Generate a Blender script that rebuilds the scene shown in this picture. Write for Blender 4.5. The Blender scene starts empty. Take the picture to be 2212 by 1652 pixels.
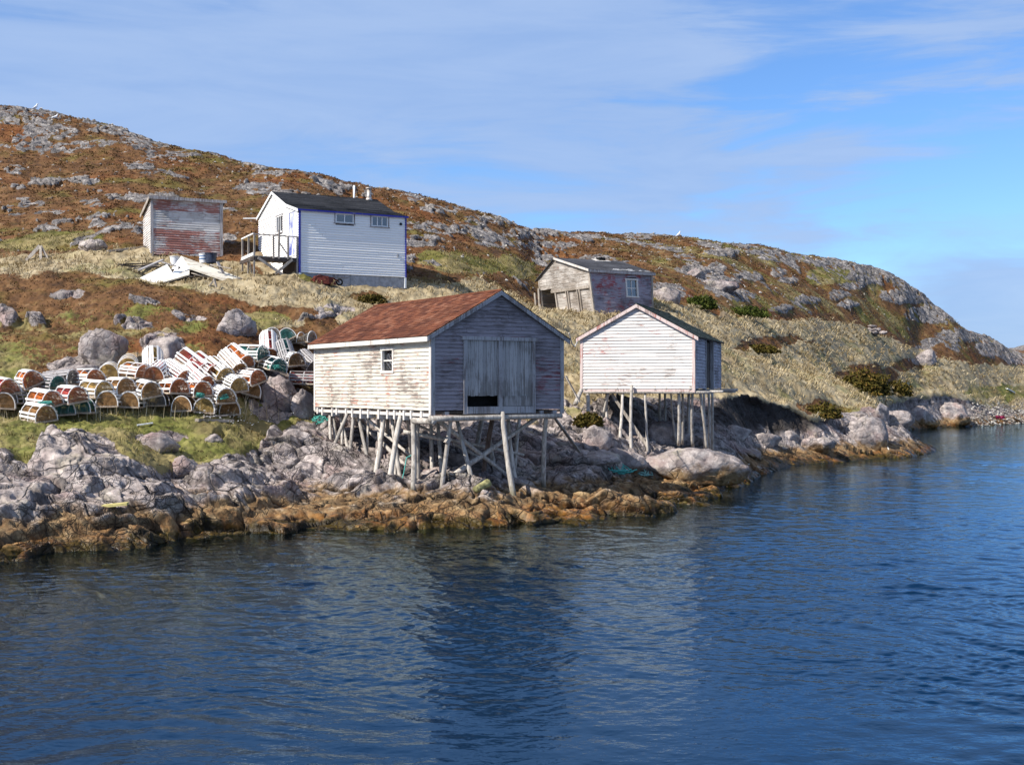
import bpy, math, random
import numpy as np
from mathutils import Vector, Matrix
random.seed(11)
rng = np.random.default_rng(11)
SC = bpy.context.scene
COL = SC.collection
R = math.radians
# ------------------------------------------------------------------ camera frame used to survey the place
F, H, CX, HY = 2600.0, 3.8, 1106.0, 836.0
def P(px, py, Y):
    return Vector(((px-CX)/F*Y, Y, H+(HY-py)/F*Y))

# ------------------------------------------------------------------ numpy noise
def _h(ix, iy, seed):
    h = (ix.astype(np.int64)*374761393 + iy.astype(np.int64)*668265263 + seed*1442695041) & 0xffffffff
    h = ((h ^ (h >> 13))*1274126177) & 0xffffffff
    h = ((h ^ (h >> 15))*2246822519) & 0xffffffff
    return (h ^ (h >> 16)) & 0xffffffff
def _r(ix, iy, seed):
    return _h(ix, iy, seed)/4294967295.0
def perlin(x, y, seed=0):
    ix = np.floor(x); iy = np.floor(y); fx = x-ix; fy = y-iy
    ix = ix.astype(np.int64); iy = iy.astype(np.int64)
    def g(dx, dy):
        a = _r(ix+dx, iy+dy, seed)*6.2831853
        return np.cos(a)*(fx-dx)+np.sin(a)*(fy-dy)
    u = fx*fx*fx*(fx*(fx*6-15)+10); v = fy*fy*fy*(fy*(fy*6-15)+10)
    a = g(0,0)*(1-u)+g(1,0)*u; b = g(0,1)*(1-u)+g(1,1)*u
    return (a*(1-v)+b*v)*1.5
def fbm(x, y, o=4, seed=0, gain=.5):
    s = 0; a = 1
    for i in range(o):
        s = s + a*perlin(x*2**i+i*17.3, y*2**i-i*9.1, seed+i); a *= gain
    return s
def worley(x, y, seed=0):
    ix = np.floor(x).astype(np.int64); iy = np.floor(y).astype(np.int64)
    f1 = np.full(x.shape, 9.); f2 = np.full(x.shape, 9.)
    cid = np.zeros(x.shape); cx = np.zeros(x.shape); cy = np.zeros(x.shape)
    for dx in (-1,0,1):
        for dy in (-1,0,1):
            jx = ix+dx; jy = iy+dy
            px = jx+_r(jx,jy,seed); py = jy+_r(jx,jy,seed+5)
            d = np.hypot(px-x, py-y); m = d < f1
            f2 = np.where(m, f1, np.minimum(f2, d))
            cid = np.where(m, _r(jx,jy,seed+9), cid)
            cx = np.where(m, x-px, cx); cy = np.where(m, y-py, cy)
            f1 = np.where(m, d, f1)
    return f1, f2, cid, cx, cy
def sstep(a, b, x):
    t = np.clip((x-a)/(b-a), 0, 1); return t*t*(3-2*t)

def pchip(x, y, xq):
    """x (n,), y (..., n) -> (..., len(xq)), monotone cubic"""
    x = np.asarray(x, float); y = np.asarray(y, float)
    h = np.diff(x); d = np.diff(y, axis=-1)/h
    m = np.zeros_like(y)
    w1 = 2*h[1:]+h[:-1]; w2 = h[1:]+2*h[:-1]
    a = d[..., :-1]; b = d[..., 1:]
    ok = a*b > 0
    with np.errstate(divide='ignore', invalid='ignore'):
        mm = (w1+w2)/(w1/np.where(ok,a,1)+w2/np.where(ok,b,1))
    m[..., 1:-1] = np.where(ok, mm, 0)
    m[..., 0] = d[..., 0]; m[..., -1] = d[..., -1]
    xq = np.clip(xq, x[0], x[-1])
    k = np.clip(np.searchsorted(x, xq, side='right')-1, 0, len(x)-2)
    t = (xq-x[k])/h[k]; t2 = t*t; t3 = t2*t
    return ((2*t3-3*t2+1)*y[..., k] + (t3-2*t2+t)*h[k]*m[..., k]
            + (-2*t3+3*t2)*y[..., k+1] + (t3-t2)*h[k]*m[..., k+1])

# ------------------------------------------------------------------ mesh helpers
def link(o, parent=None):
    COL.objects.link(o)
    if parent is not None: o.parent = parent
    return o
def tag(o, label=None, cat=None, group=None, kind=None):
    if label: o['label'] = label
    if cat: o['category'] = cat
    if group: o['group'] = group
    if kind: o['kind'] = kind
    return o
def empty(name, loc=(0,0,0), rz=0):
    o = bpy.data.objects.new(name, None); o.empty_display_size = .3
    o.location = loc; o.rotation_euler = (0,0,rz); return link(o)
def big_mesh(name, V, loops, starts, mat, smooth=True, attrs=None):
    me = bpy.data.meshes.new(name)
    me.vertices.add(len(V)); me.vertices.foreach_set('co', np.ascontiguousarray(V, np.float32).ravel())
    me.loops.add(len(loops)); me.loops.foreach_set('vertex_index', np.ascontiguousarray(loops, np.int32))
    me.polygons.add(len(starts)); me.polygons.foreach_set('loop_start', np.ascontiguousarray(starts, np.int32))
    me.update(calc_edges=True)
    me.polygons.foreach_set('use_smooth', np.full(len(starts), smooth, bool))
    for k, a in (attrs or {}).items():
        if a.ndim == 1:
            at = me.attributes.new(k, 'FLOAT', 'POINT'); at.data.foreach_set('value', a.astype(np.float32))
        else:
            at = me.attributes.new(k, 'FLOAT_COLOR', 'POINT')
            c = np.ones((len(a),4), np.float32); c[:, :a.shape[1]] = a; at.data.foreach_set('color', c.ravel())
    me.materials.append(mat)
    return bpy.data.objects.new(name, me)
def grid_faces(nr, nc, keep=None):
    i = np.arange(nr*nc).reshape(nr, nc)
    q = np.stack([i[:-1,:-1], i[:-1,1:], i[1:,1:], i[1:,:-1]], -1).reshape(-1,4)
    if keep is not None: q = q[keep.reshape(-1)]
    return q
class MB:
    def __init__(s): s.v = []; s.f = []; s.dfm = None
    def quad(s, *p):
        n = len(s.v); s.v += [tuple(q) for q in p]; s.f.append(tuple(range(n, n+len(p))))
    def hexa(s, p):
        """8 corners: bottom 4 ccw, top 4 ccw"""
        n = len(s.v); s.v += [tuple(q) for q in p]
        for f in ((3,2,1,0),(4,5,6,7),(0,1,5,4),(1,2,6,5),(2,3,7,6),(3,0,4,7)):
            s.f.append(tuple(n+i for i in f))
    def box(s, x0,x1,y0,y1,z0,z1):
        s.hexa([(x0,y0,z0),(x1,y0,z0),(x1,y1,z0),(x0,y1,z0),(x0,y0,z1),(x1,y0,z1),(x1,y1,z1),(x0,y1,z1)])
    def slab(s, a, b, c, d, t):
        a,b,c,d = map(Vector,(a,b,c,d)); n = (b-a).cross(d-a).normalized()*t
        s.hexa([a-n,b-n,c-n,d-n,a,b,c,d])
    def bar(s, a, b, w, t, up=(0,0,1)):
        """rectangular stick from a to b; w across, t along up"""
        a = Vector(a); b = Vector(b); d = (b-a).normalized(); u = Vector(up)
        if abs(d.dot(u)) > .95: u = Vector((1,0,0))
        x = d.cross(u).normalized(); y = x.cross(d).normalized()
        x *= w/2; y *= t/2
        s.hexa([a-x-y,a+x-y,a+x+y,a-x+y,b-x-y,b+x-y,b+x+y,b-x+y])
    def tube(s, pts, rad, n=6, cap=True):
        pts = [Vector(p) for p in pts]
        if not hasattr(rad, '__len__'): rad = [rad]*len(pts)
        prev = None; base = len(s.v)
        for i, p in enumerate(pts):
            d = (pts[min(i+1,len(pts)-1)]-pts[max(i-1,0)]).normalized()
            if prev is None:
                u = Vector((0,0,1)) if abs(d.z) < .9 else Vector((1,0,0)); x = d.cross(u).normalized()
            else:
                x = (prev - d*prev.dot(d)).normalized()
            prev = x; y = d.cross(x)
            for k in range(n):
                a = 2*math.pi*k/n
                s.v.append(tuple(p+(x*math.cos(a)+y*math.sin(a))*rad[i]))
        for i in range(len(pts)-1):
            for k in range(n):
                s.f.append((base+i*n+k, base+i*n+(k+1)%n, base+(i+1)*n+(k+1)%n, base+(i+1)*n+k))
        if cap:
            s.f.append(tuple(base+k for k in reversed(range(n))))
            s.f.append(tuple(base+(len(pts)-1)*n+k for k in range(n)))
    def build(s, name, mat, parent=None, smooth=False):
        me = bpy.data.meshes.new(name)
        v = s.v if s.dfm is None else [s.dfm(p) for p in s.v]
        me.from_pydata(v, [], s.f); me.materials.append(mat)
        if smooth: me.polygons.foreach_set('use_smooth', [True]*len(me.polygons))
        me.update()
        return link(bpy.data.objects.new(name, me), parent)
def log_mb(a, b, r0, r1, bend=.03, n=9, rings=9, rough=.06, mb=None):
    a = Vector(a); b = Vector(b); L = (b-a).length
    bx = Vector((random.uniform(-1,1),random.uniform(-1,1),random.uniform(-.3,.3)))*bend*L
    pts = []; rad = []
    for i in range(rings):
        t = i/(rings-1)
        pts.append(a.lerp(b,t)+bx*(4*t*(1-t))*.5+Vector((random.uniform(-1,1),random.uniform(-1,1),0))*r0*.08)
        rad.append((r0+(r1-r0)*t)*random.uniform(1-rough,1+rough))
    m = mb or MB(); m.tube(pts, rad, n); return m

# ------------------------------------------------------------------ node helpers
class NT:
    def __init__(s, name):
        s.m = bpy.data.materials.new(name); s.m.use_nodes = True; s.t = s.m.node_tree
        s.b = s.t.nodes['Principled BSDF']; s.out = s.t.nodes['Material Output']; s.b.inputs['Specular IOR Level'].default_value = .2
    def n(s, typ, **kw):
        o = s.t.nodes.new(typ)
        for k, v in kw.items(): setattr(o, k, v)
        return o
    def set(s, inp, v):
        if isinstance(v, bpy.types.NodeSocket): s.t.links.new(v, inp)
        elif isinstance(v, (tuple, list)) and inp.type == 'RGBA' and len(v) == 3: inp.default_value = (*v, 1)
        else: inp.default_value = v
    def pos(s): return s.n('ShaderNodeNewGeometry').outputs['Position']
    def obj(s): return s.n('ShaderNodeTexCoord').outputs['Object']
    def island(s): return s.n('ShaderNodeNewGeometry').outputs['Random Per Island']
    def objrand(s): return s.n('ShaderNodeObjectInfo').outputs['Random']
    def attr(s, name, out='Fac'): return s.n('ShaderNodeAttribute', attribute_name=name).outputs[out]
    def scale(s, v, sc, off=(0,0,0)):
        o = s.n('ShaderNodeMapping'); s.set(o.inputs['Vector'], v); o.inputs['Scale'].default_value = sc
        s.set(o.inputs['Location'], off); return o.outputs[0]
    def noise(s, v, scale, detail=4, rough=.55, dist=0, out='Fac'):
        o = s.n('ShaderNodeTexNoise'); s.set(o.inputs['Vector'], v); o.inputs['Scale'].default_value = scale
        o.inputs['Detail'].default_value = detail; o.inputs['Roughness'].default_value = rough; o.inputs['Distortion'].default_value = dist
        return o.outputs[out]
    def vor(s, v, scale, feature='F1', out='Distance'):
        o = s.n('ShaderNodeTexVoronoi', feature=feature); s.set(o.inputs['Vector'], v); o.inputs['Scale'].default_value = scale
        return o.outputs[out]
    def ma(s, op, a, b=None, c=None, clamp=False):
        o = s.n('ShaderNodeMath', operation=op, use_clamp=clamp); s.set(o.inputs[0], a)
        if b is not None: s.set(o.inputs[1], b)
        if c is not None: s.set(o.inputs[2], c)
        return o.outputs[0]
    def mr(s, v, a, b, c=0., d=1., smooth=True):
        o = s.n('ShaderNodeMapRange', interpolation_type='SMOOTHSTEP' if smooth else 'LINEAR'); s.set(o.inputs[0], v)
        for i, q in enumerate((a,b,c,d)): s.set(o.inputs[1+i], q)
        return o.outputs[0]
    def mix(s, f, a, b, mode='MIX'):
        o = s.n('ShaderNodeMix', data_type='RGBA', blend_type=mode); s.set(o.inputs['Factor'], f)
        s.set(o.inputs[6], a); s.set(o.inputs[7], b); return o.outputs[2]
    def ramp(s, f, stops):
        o = s.n('ShaderNodeValToRGB'); s.set(o.inputs[0], f); e = o.color_ramp.elements
        while len(e) < len(stops): e.new(.5)
        for q, (p, c) in zip(e, stops): q.position = p; q.color = (*c, 1)
        return o.outputs[0]
    def sep(s, v):
        o = s.n('ShaderNodeSeparateXYZ'); s.set(o.inputs[0], v); return o.outputs
    def bump(s, h, strength=.3, dist=.02):
        o = s.n('ShaderNodeBump'); s.set(o.inputs['Height'], h); o.inputs['Strength'].default_value = strength
        o.inputs['Distance'].default_value = dist; s.t.links.new(o.outputs[0], s.b.inputs['Normal'])
    def facets(s, pos, scale, seed, warp=.12, sq=(1,1,1)):
        """broken rock: (height of randomly tilted cell planes, distance to the nearest joint, cell tone)"""
        wp = s.n('ShaderNodeVectorMath', operation='MULTIPLY_ADD'); s.set(wp.inputs[0], s.noise(s.scale(pos,(1,1,1),(seed,seed,0)), scale*.8, 4, .6, out='Color'))
        wp.inputs[1].default_value = (warp*6/scale,)*3; s.set(wp.inputs[2], pos); p = s.scale(wp.outputs[0], sq, (seed*.3,seed*.7,seed))
        v = s.n('ShaderNodeTexVoronoi', feature='F1'); s.set(v.inputs['Vector'], p); v.inputs['Scale'].default_value = scale
        d = s.n('ShaderNodeVectorMath', operation='SUBTRACT'); s.set(d.inputs[0], p); s.set(d.inputs[1], v.outputs['Position'])
        c = s.n('ShaderNodeVectorMath', operation='SUBTRACT'); s.set(c.inputs[0], v.outputs['Color']); c.inputs[1].default_value = (.5,.5,.5)
        q = s.n('ShaderNodeVectorMath', operation='DOT_PRODUCT'); s.set(q.inputs[0], d.outputs[0]); s.set(q.inputs[1], c.outputs[0])
        e = s.vor(p, scale, 'DISTANCE_TO_EDGE')
        return q.outputs['Value'], e, s.sep(v.outputs['Color'])[0]
    def done(s, col, rough=.8):
        s.set(s.b.inputs['Base Color'], col); s.set(s.b.inputs['Roughness'], rough); return s.m

def rock_color(t, pos, z):
    """bare rock: lilac grey above, tan and rust between the tide marks, dark weed at the water"""
    n1 = t.noise(pos, .55, 5); n2 = t.noise(pos, 3.2, 5, .65); n3 = t.noise(pos, 14, 3, .6)
    n4 = t.noise(t.scale(pos, (1,1,1), (31,7,3)), 1.1, 4)
    up = t.ramp(n2, [(.25,(.10,.084,.078)), (.42,(.265,.222,.208)), (.58,(.40,.345,.32)), (.75,(.56,.50,.46))])
    up = t.mix(t.mr(n1,.5,.68,0,.75), up, (.27,.18,.165))
    up = t.mix(t.mr(n4,.55,.7,0,.6), up, (.33,.29,.22))
    up = t.mix(t.mr(n3,.6,.75,0,.7), up, (.07,.06,.065))
    tan = t.ramp(n2, [(.25,(.065,.034,.018)), (.45,(.20,.12,.055)), (.62,(.32,.215,.11)), (.8,(.42,.31,.18))])
    rust = t.ramp(t.noise(pos, 2.1, 4), [(.3,(.09,.03,.008)), (.5,(.20,.082,.02)), (.7,(.29,.14,.03))])
    weed = t.ramp(n2, [(.35,(.018,.013,.004)), (.6,(.07,.045,.008)), (.75,(.12,.09,.012))])
    zz = t.ma('ADD', z, t.mr(n4, .2, .8, -.4, .4, False))
    zz = t.ma('ADD', zz, t.mr(n2, .2, .8, -.15, .15, False))
    low = t.mix(t.mr(n4, .38, .62), tan, rust)
    c = t.mix(t.mr(zz, .58, 1.0), tan, up)
    c = t.mix(t.mr(zz, .28, .6), low, c)
    c = t.mix(t.mr(zz, .08, .32), weed, c)
    c = t.mix(t.mr(z, -.55, -.1), t.ramp(n2, [(.3,(.05,.032,.012)), (.6,(.17,.105,.04))]), c)
    return c, n2, n3

def mat_terrain():
    t = NT('ground'); pos = t.pos(); z = t.sep(pos)[2]
    rk = t.attr('rock'); dry = t.attr('dry'); grn = t.attr('green'); bank_shade = t.attr('dark'); crack = t.attr('crack')
    c_rock, r2, r3 = rock_color(t, pos, z)
    c_rock = t.mix(t.ma('MULTIPLY', bank_shade, .93), c_rock, t.mix(r2, (.006,.006,.006), (.035,.03,.028)))  # shaded bank: rock colour painted down to near black
    c_rock = t.mix(t.ma('MULTIPLY', crack, .6), c_rock, (.03,.024,.02))
    # hill rock is paler, lichen grey
    hp = t.mr(z, 6, 9)
    pale = t.ramp(t.noise(pos, 1.9, 6, .7), [(.3,(.04,.038,.038)), (.44,(.14,.128,.122)), (.58,(.27,.25,.235)), (.74,(.48,.455,.43))])
    c_rock = t.mix(t.ma('MULTIPLY', hp, .85), c_rock, pale)
    a = t.noise(pos, .13, 5, .6); b = t.noise(pos, 1.3, 5, .65); c = t.noise(t.scale(pos,(1,1,1),(9,4,2)), .26, 6, .62); d = t.noise(pos, 7, 4, .7)
    heath = t.ramp(b, [(.28,(.04,.021,.011)), (.45,(.10,.048,.019)), (.58,(.15,.074,.028)), (.75,(.23,.15,.08))])
    heath = t.mix(t.mr(a,.5,.72,0,.8), heath, t.ramp(b, [(.3,(.085,.027,.009)), (.5,(.16,.052,.014)), (.7,(.22,.095,.03))]))
    olive = t.ramp(b, [(.3,(.055,.052,.012)), (.5,(.115,.10,.02)), (.7,(.18,.15,.045))])
    heath = t.mix(t.mr(c,.50,.68,0,.85), heath, olive)
    heath = t.mix(t.mr(d,.62,.78,0,.4), heath, (.30,.25,.17))
    straw = t.ramp(b, [(.25,(.13,.095,.05)), (.42,(.26,.20,.115)), (.58,(.37,.30,.185)), (.75,(.46,.39,.27))])
    straw = t.mix(t.mr(c,.5,.68,0,.75), straw, t.ramp(b, [(.3,(.09,.09,.025)), (.6,(.22,.21,.075))]))
    straw = t.mix(t.mr(a,.55,.7,0,.5), straw, (.24,.15,.10))
    green = t.ramp(b, [(.28,(.05,.045,.012)), (.45,(.12,.125,.028)), (.6,(.20,.19,.05)), (.75,(.33,.27,.125))])
    green = t.mix(t.mr(z,6,9,0,.7), green, olive)
    green = t.mix(t.mr(c,.42,.56,0,.85), green, t.ramp(b, [(.3,(.10,.075,.03)), (.6,(.28,.22,.10))]))
    edge = t.mr(d, .3, .7, -.18, .18, False)
    def th(m): return t.mr(t.ma('ADD', m, edge), .4, .6)
    col = t.mix(th(dry), heath, straw); col = t.mix(th(grn), col, green); col = t.mix(th(rk), col, c_rock)
    fa, ea, ta = t.facets(pos, .75, 3., .10, (1,1,1.5)); fb, eb, tb = t.facets(pos, 2.3, 11., .12, (1,1,1.4)); fc, ec, tc = t.facets(pos, 6.5, 23., .12)
    nm = t.noise(pos, .8, 3)
    line = t.ma('MAXIMUM', t.ma('MULTIPLY', t.mr(ea,.0,.026,1,0), t.mr(nm,.3,.45)), t.ma('MULTIPLY', t.mr(eb,.0,.05,.9,0), t.mr(nm,.4,.56)))
    line = t.ma('MAXIMUM', line, t.ma('MULTIPLY', t.mr(ec,0,.10,.6,0), t.mr(nm,.5,.62)))
    rkm = th(rk)
    col = t.mix(t.ma('MULTIPLY', rkm, t.ma('MULTIPLY', line, t.mr(z,4,9,.72,.4,False))), col, (.022,.017,.015))
    tone = t.ma('ADD', t.mr(tb,0,1,.78,1.18,False), t.mr(tc,0,1,-.1,.1,False))
    col = t.mix(rkm, col, t.mix(1., col, tone, 'MULTIPLY'))
    hr = t.ma('ADD', t.ma('MULTIPLY', fa, 1.3), t.ma('ADD', t.ma('MULTIPLY', fb, 1.0), t.ma('MULTIPLY', fc, .8)))
    hr = t.ma('ADD', hr, t.ma('MULTIPLY', line, -.16)); hr = t.ma('ADD', hr, t.ma('MULTIPLY', t.noise(pos, 12, 6, .7), .05))
    hs = t.ma('MULTIPLY', t.noise(pos, 9, 6, .7), .07)
    mh = t.n('ShaderNodeMix', data_type='FLOAT'); t.set(mh.inputs[0], rkm); t.set(mh.inputs[2], hs); t.set(mh.inputs[3], hr)
    t.bump(mh.outputs[0], .62, 1.)
    wet = t.mr(z, .1, .55, .35, .85)
    return t.done(col, wet)
def mat_boulder():
    t = NT('boulder_rock'); pos = t.pos(); z = t.sep(pos)[2]; c, n2, n3 = rock_color(t, pos, z)
    fa, ea, ta = t.facets(pos, 1.0, 5., .10, (1,1,1.4)); fb, eb, tb = t.facets(pos, 3.0, 13., .12)
    nm = t.noise(pos, .8, 3)
    line = t.ma('MAXIMUM', t.ma('MULTIPLY', t.mr(ea,.0,.022,1,0), t.mr(nm,.5,.6)), t.ma('MULTIPLY', t.mr(eb,.0,.05,.7,0), t.mr(nm,.52,.62)))
    c = t.mix(t.ma('MULTIPLY', line, .6), c, (.022,.017,.015))
    c = t.mix(1., c, t.mr(tb,0,1,.82,1.12,False), 'MULTIPLY')
    c = t.mix(t.mr(t.noise(t.scale(pos,(1,1,1),(3,3,3)),9,4,.7),.62,.72,0,.7), c, (.5,.47,.43))
    hr = t.ma('ADD', t.ma('MULTIPLY', fa, 1.0), t.ma('MULTIPLY', fb, .9)); hr = t.ma('ADD', hr, t.ma('MULTIPLY', line, -.14)); hr = t.ma('ADD', hr, t.ma('MULTIPLY', t.noise(pos, 9, 7, .75), .09))
    t.bump(hr, .6, 1.)
    return t.done(c, .85)

def mat_wood(name, paint, under, red=None, wear=.5, redamt=.0, streak='h', tone=.16, bumpy=.35, redband=None, redbox=()):
    """painted or bare boards: random tone per board, paint worn off in streaks along the grain"""
    t = NT(name); o = t.obj(); sc = (1.6,1.6,26) if streak == 'h' else (22,22,1.3)
    st = t.scale(o, sc); isl = t.island()
    off = t.n('ShaderNodeVectorMath', operation='ADD'); t.set(off.inputs[0], st)
    t.set(off.inputs[1], t.n('ShaderNodeCombineXYZ').outputs[0])
    t.set(off.inputs[1].links[0].from_node.inputs[0], t.ma('MULTIPLY', isl, 37.))
    n1 = t.noise(off.outputs[0], 1, 6, .7); n2 = t.noise(o, .9, 5, .6); n3 = t.noise(off.outputs[0], 3.1, 4, .7)
    wood = t.mix(n3, tuple(c*.55 for c in under), tuple(min(1,c*1.25) for c in under))
    m = t.ma('ADD', n1, t.mr(n2, .3, .7, -.14, .14, False))
    col = t.mix(t.mr(m, wear-.05, wear+.07), paint, wood)
    if red:
        k = t.ma('ADD', t.noise(t.scale(o,(1,1,1),(5,3,8)), .8, 5, .65), t.mr(n1,.3,.7,-.2,.2,False))
        if redband:
            zz = t.sep(o)[2]
            for (a,b,amt) in redband:
                k = t.ma('ADD', k, t.ma('MULTIPLY', t.mr(zz,a-.03,a+.03), t.mr(zz,b-.03,b+.03,amt,0)))
        X_, Z_ = t.sep(o)[0], t.sep(o)[2]
        for (a,b,c_,d_,amt) in redbox:
            k = t.ma('ADD', k, t.ma('MULTIPLY', t.ma('MULTIPLY', t.mr(X_,a-.15,a+.1), t.mr(X_,b-.1,b+.15,1,0)), t.ma('MULTIPLY', t.mr(Z_,c_-.2,c_+.2), t.mr(Z_,d_-.2,d_+.2,amt,0))))
        col = t.mix(t.mr(k, .66-redamt, .78-redamt, 0, .9), col, red)
    br = t.mr(isl, 0, 1, 1-tone, 1+tone*.6, False)
    col = t.mix(1., col, br, 'MULTIPLY')
    sp = t.vor(t.scale(o,(9,9,14)), 1)
    col = t.mix(t.mr(sp, .06, .12, .65, 0), col, tuple(c*.3 for c in under))
    t.bump(t.ma('ADD', n1, n3), bumpy, .012)
    return t.done(col, .75)
def mat_log(name, a, b, low=None):
    t = NT(name); o = t.obj(); pos = t.pos(); r = t.objrand()
    st = t.noise(t.scale(o,(14,14,1.6)), 1, 6, .7); n = t.noise(o, 4, 4)
    c = t.mix(t.mr(st,.35,.62), a, b); c = t.mix(t.mr(n,.56,.7,0,.6), c, tuple(q*.45 for q in a))
    c = t.mix(1., c, t.mr(r,0,1,.72,1.08,False), 'MULTIPLY')
    z = t.ma('ADD', t.sep(pos)[2], t.mr(n,.2,.8,-.2,.2,False))
    c = t.mix(t.mr(z,.55,1.0,.75,0), c, (.10,.085,.03))
    t.bump(st, .5, .02); return t.done(c, .85)
def mat_shingle(name, cols, scale=1., streak=True):
    t = NT(name); o = t.obj(); i = t.island()
    c = t.ramp(i, [(0,cols[0]), (.35,cols[1]), (.7,cols[2]), (1,cols[3])])
    n = t.noise(t.scale(o,(1,1,1),(2,5,1)), .7, 5, .65); g = t.noise(o, 60, 2)
    c = t.mix(t.mr(n,.44,.62,0,.7), c, tuple(q*.45 for q in cols[1]))
    c = t.mix(t.mr(g,.3,.7,0,.4), c, tuple(q*.5 for q in cols[0]))
    t.bump(g, .4, .01); return t.done(c, .9)
def mat_plain(name, col, rough=.7, var=.25, scale=6., metal=0, bump=.2):
    t = NT(name); o = t.obj(); n = t.noise(o, scale, 5, .65)
    c = t.mix(t.mr(n,.35,.65), tuple(q*(1-var) for q in col), tuple(min(1,q*(1+var)) for q in col))
    t.bump(n, bump, .01); t.b.inputs['Metallic'].default_value = metal
    return t.done(c, rough)
def mat_glass():
    t = NT('window_glass'); tr = t.n('ShaderNodeBsdfTransparent'); gl = t.n('ShaderNodeBsdfGlossy'); gl.inputs['Roughness'].default_value = .02
    fr = t.n('ShaderNodeFresnel'); fr.inputs[0].default_value = 1.52; mx = t.n('ShaderNodeMixShader')
    tr.inputs[0].default_value = (.55,.6,.62,1)
    t.set(mx.inputs[0], t.ma('ADD', fr.outputs[0], .14)); t.set(mx.inputs[1], tr.outputs[0]); t.set(mx.inputs[2], gl.outputs[0])
    t.t.links.new(mx.outputs[0], t.out.inputs[0]); return t.m
def mat_water():
    t = NT('sea_water'); pos = t.pos(); dep = t.attr('depth')
    gl = t.n('ShaderNodeBsdfGlossy'); gl.inputs['Roughness'].default_value = .015; gl.inputs[0].default_value = (.62,.82,1,1)
    tr = t.n('ShaderNodeBsdfTransparent'); tr.inputs[0].default_value = (.62,.70,.58,1)
    df = t.n('ShaderNodeBsdfDiffuse'); t.set(df.inputs[0], (.0006,.012,.034))
    body = t.n('ShaderNodeMixShader'); t.set(body.inputs[0], t.mr(dep, .2, 4.2)); t.set(body.inputs[1], tr.outputs[0]); t.set(body.inputs[2], df.outputs[0])
    bn = t.n('ShaderNodeBump'); bn.inputs['Strength'].default_value = .40; bn.inputs['Distance'].default_value = .03
    h = t.ma('ADD', t.noise(t.scale(pos,(1.0,1.5,1)), 2.6, 3, .5), t.ma('MULTIPLY', t.noise(t.scale(pos,(1,1.4,1)), 8, 3, .5), .45))
    t.set(bn.inputs['Height'], h)
    t.t.links.new(bn.outputs[0], gl.inputs['Normal'])
    fr = t.n('ShaderNodeFresnel'); fr.inputs[0].default_value = 1.33; t.t.links.new(bn.outputs[0], fr.inputs['Normal'])
    mx = t.n('ShaderNodeMixShader'); t.set(mx.inputs[0], fr.outputs[0]); t.set(mx.inputs[1], body.outputs[0]); t.set(mx.inputs[2], gl.outputs[0])
    t.t.links.new(mx.outputs[0], t.out.inputs[0]); return t.m
def mat_blade(name, stops):
    t = NT(name); v = t.attr('tint'); c = t.ramp(v, stops)
    c = t.mix(t.mr(t.noise(t.pos(), .6, 4), .35, .65, 0, .35), c, stops[0][1])
    t.b.inputs['Specular IOR Level'].default_value = .1
    return t.done(c, .8)

M = {}
M['terrain'] = mat_terrain(); M['boulder'] = mat_boulder(); M['glass'] = mat_glass(); M['water'] = mat_water()
M['cream_clap'] = mat_wood('cream_clapboard', (.61,.56,.475), (.32,.265,.225), (.46,.20,.15), .555, .09)
M['grey_clap'] = mat_wood('worn_grey_clapboard', (.29,.25,.265), (.17,.14,.14), (.21,.06,.065), .54, -.03, redbox=((3.65,4.9,.5,1.65,.22),))
M['side_clap'] = mat_wood('lilac_grey_clapboard', (.40,.38,.42), (.2,.17,.18), (.24,.06,.07), .55, -.02)
M['white_clap'] = mat_wood('white_clapboard', (.68,.64,.60), (.34,.28,.25), (.45,.16,.14), .62, .02)
M['siding'] = mat_wood('white_siding', (.87,.85,.82), (.72,.70,.68), None, .75, 0, tone=.03, bumpy=.08)
M['stripe_clap'] = mat_wood('striped_clapboard', (.55,.53,.51), (.33,.29,.27), (.32,.115,.085), .54, .0, tone=.22, redband=[(-.1,1.28,.25),(2.2,3,.22)])
M['old_clap'] = mat_wood('silver_boards', (.50,.46,.42), (.28,.24,.205), (.30,.10,.07), .5, -.03, tone=.22)
M['old_blue'] = mat_wood('worn_purple_boards', (.32,.29,.33), (.15,.125,.14), (.30,.05,.05), .53, .1, tone=.18)
M['trim'] = mat_wood('painted_trim', (.66,.62,.57), (.36,.31,.27), None, .60, 0, 'v', tone=.1)
M['pink_trim'] = mat_wood('pinkish_trim', (.62,.50,.46), (.34,.25,.22), (.42,.14,.11), .58, .1, 'v', tone=.1)
M['grey_trim'] = mat_wood('grey_trim', (.36,.34,.34), (.22,.19,.18), None, .54, 0, 'v', tone=.12)
M['door_wood'] = mat_wood('grey_door_boards', (.36,.34,.33), (.23,.21,.195), None, .5, 0, 'v', tone=.2)
M['bare'] = mat_wood('bare_grey_wood', (.42,.37,.32), (.27,.23,.19), None, .5, 0, 'v', tone=.25)
M['dark_wood'] = mat_wood('dark_wood', (.09,.07,.06), (.05,.04,.035), None, .5, 0, 'v', tone=.25)
M['blue'] = mat_wood('blue_trim', (.035,.045,.30), (.2,.2,.3), None, .68, 0, 'v', tone=.08)
M['bluedoor'] = mat_wood('blue_door', (.78,.78,.80), (.06,.09,.38), None, .47, 0, 'v', tone=.1)
M['log'] = mat_log('weathered_log', (.33,.29,.25), (.60,.55,.49))
M['darklog'] = mat_log('old_brown_log', (.12,.075,.055), (.26,.18,.14))
M['redroof'] = mat_shingle('red_shingles', [(.085,.03,.018),(.15,.05,.026),(.205,.072,.035),(.25,.11,.065)])
M['blackroof'] = mat_shingle('black_felt', [(.025,.026,.03),(.032,.033,.038),(.04,.041,.046),(.05,.05,.055)])
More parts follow.
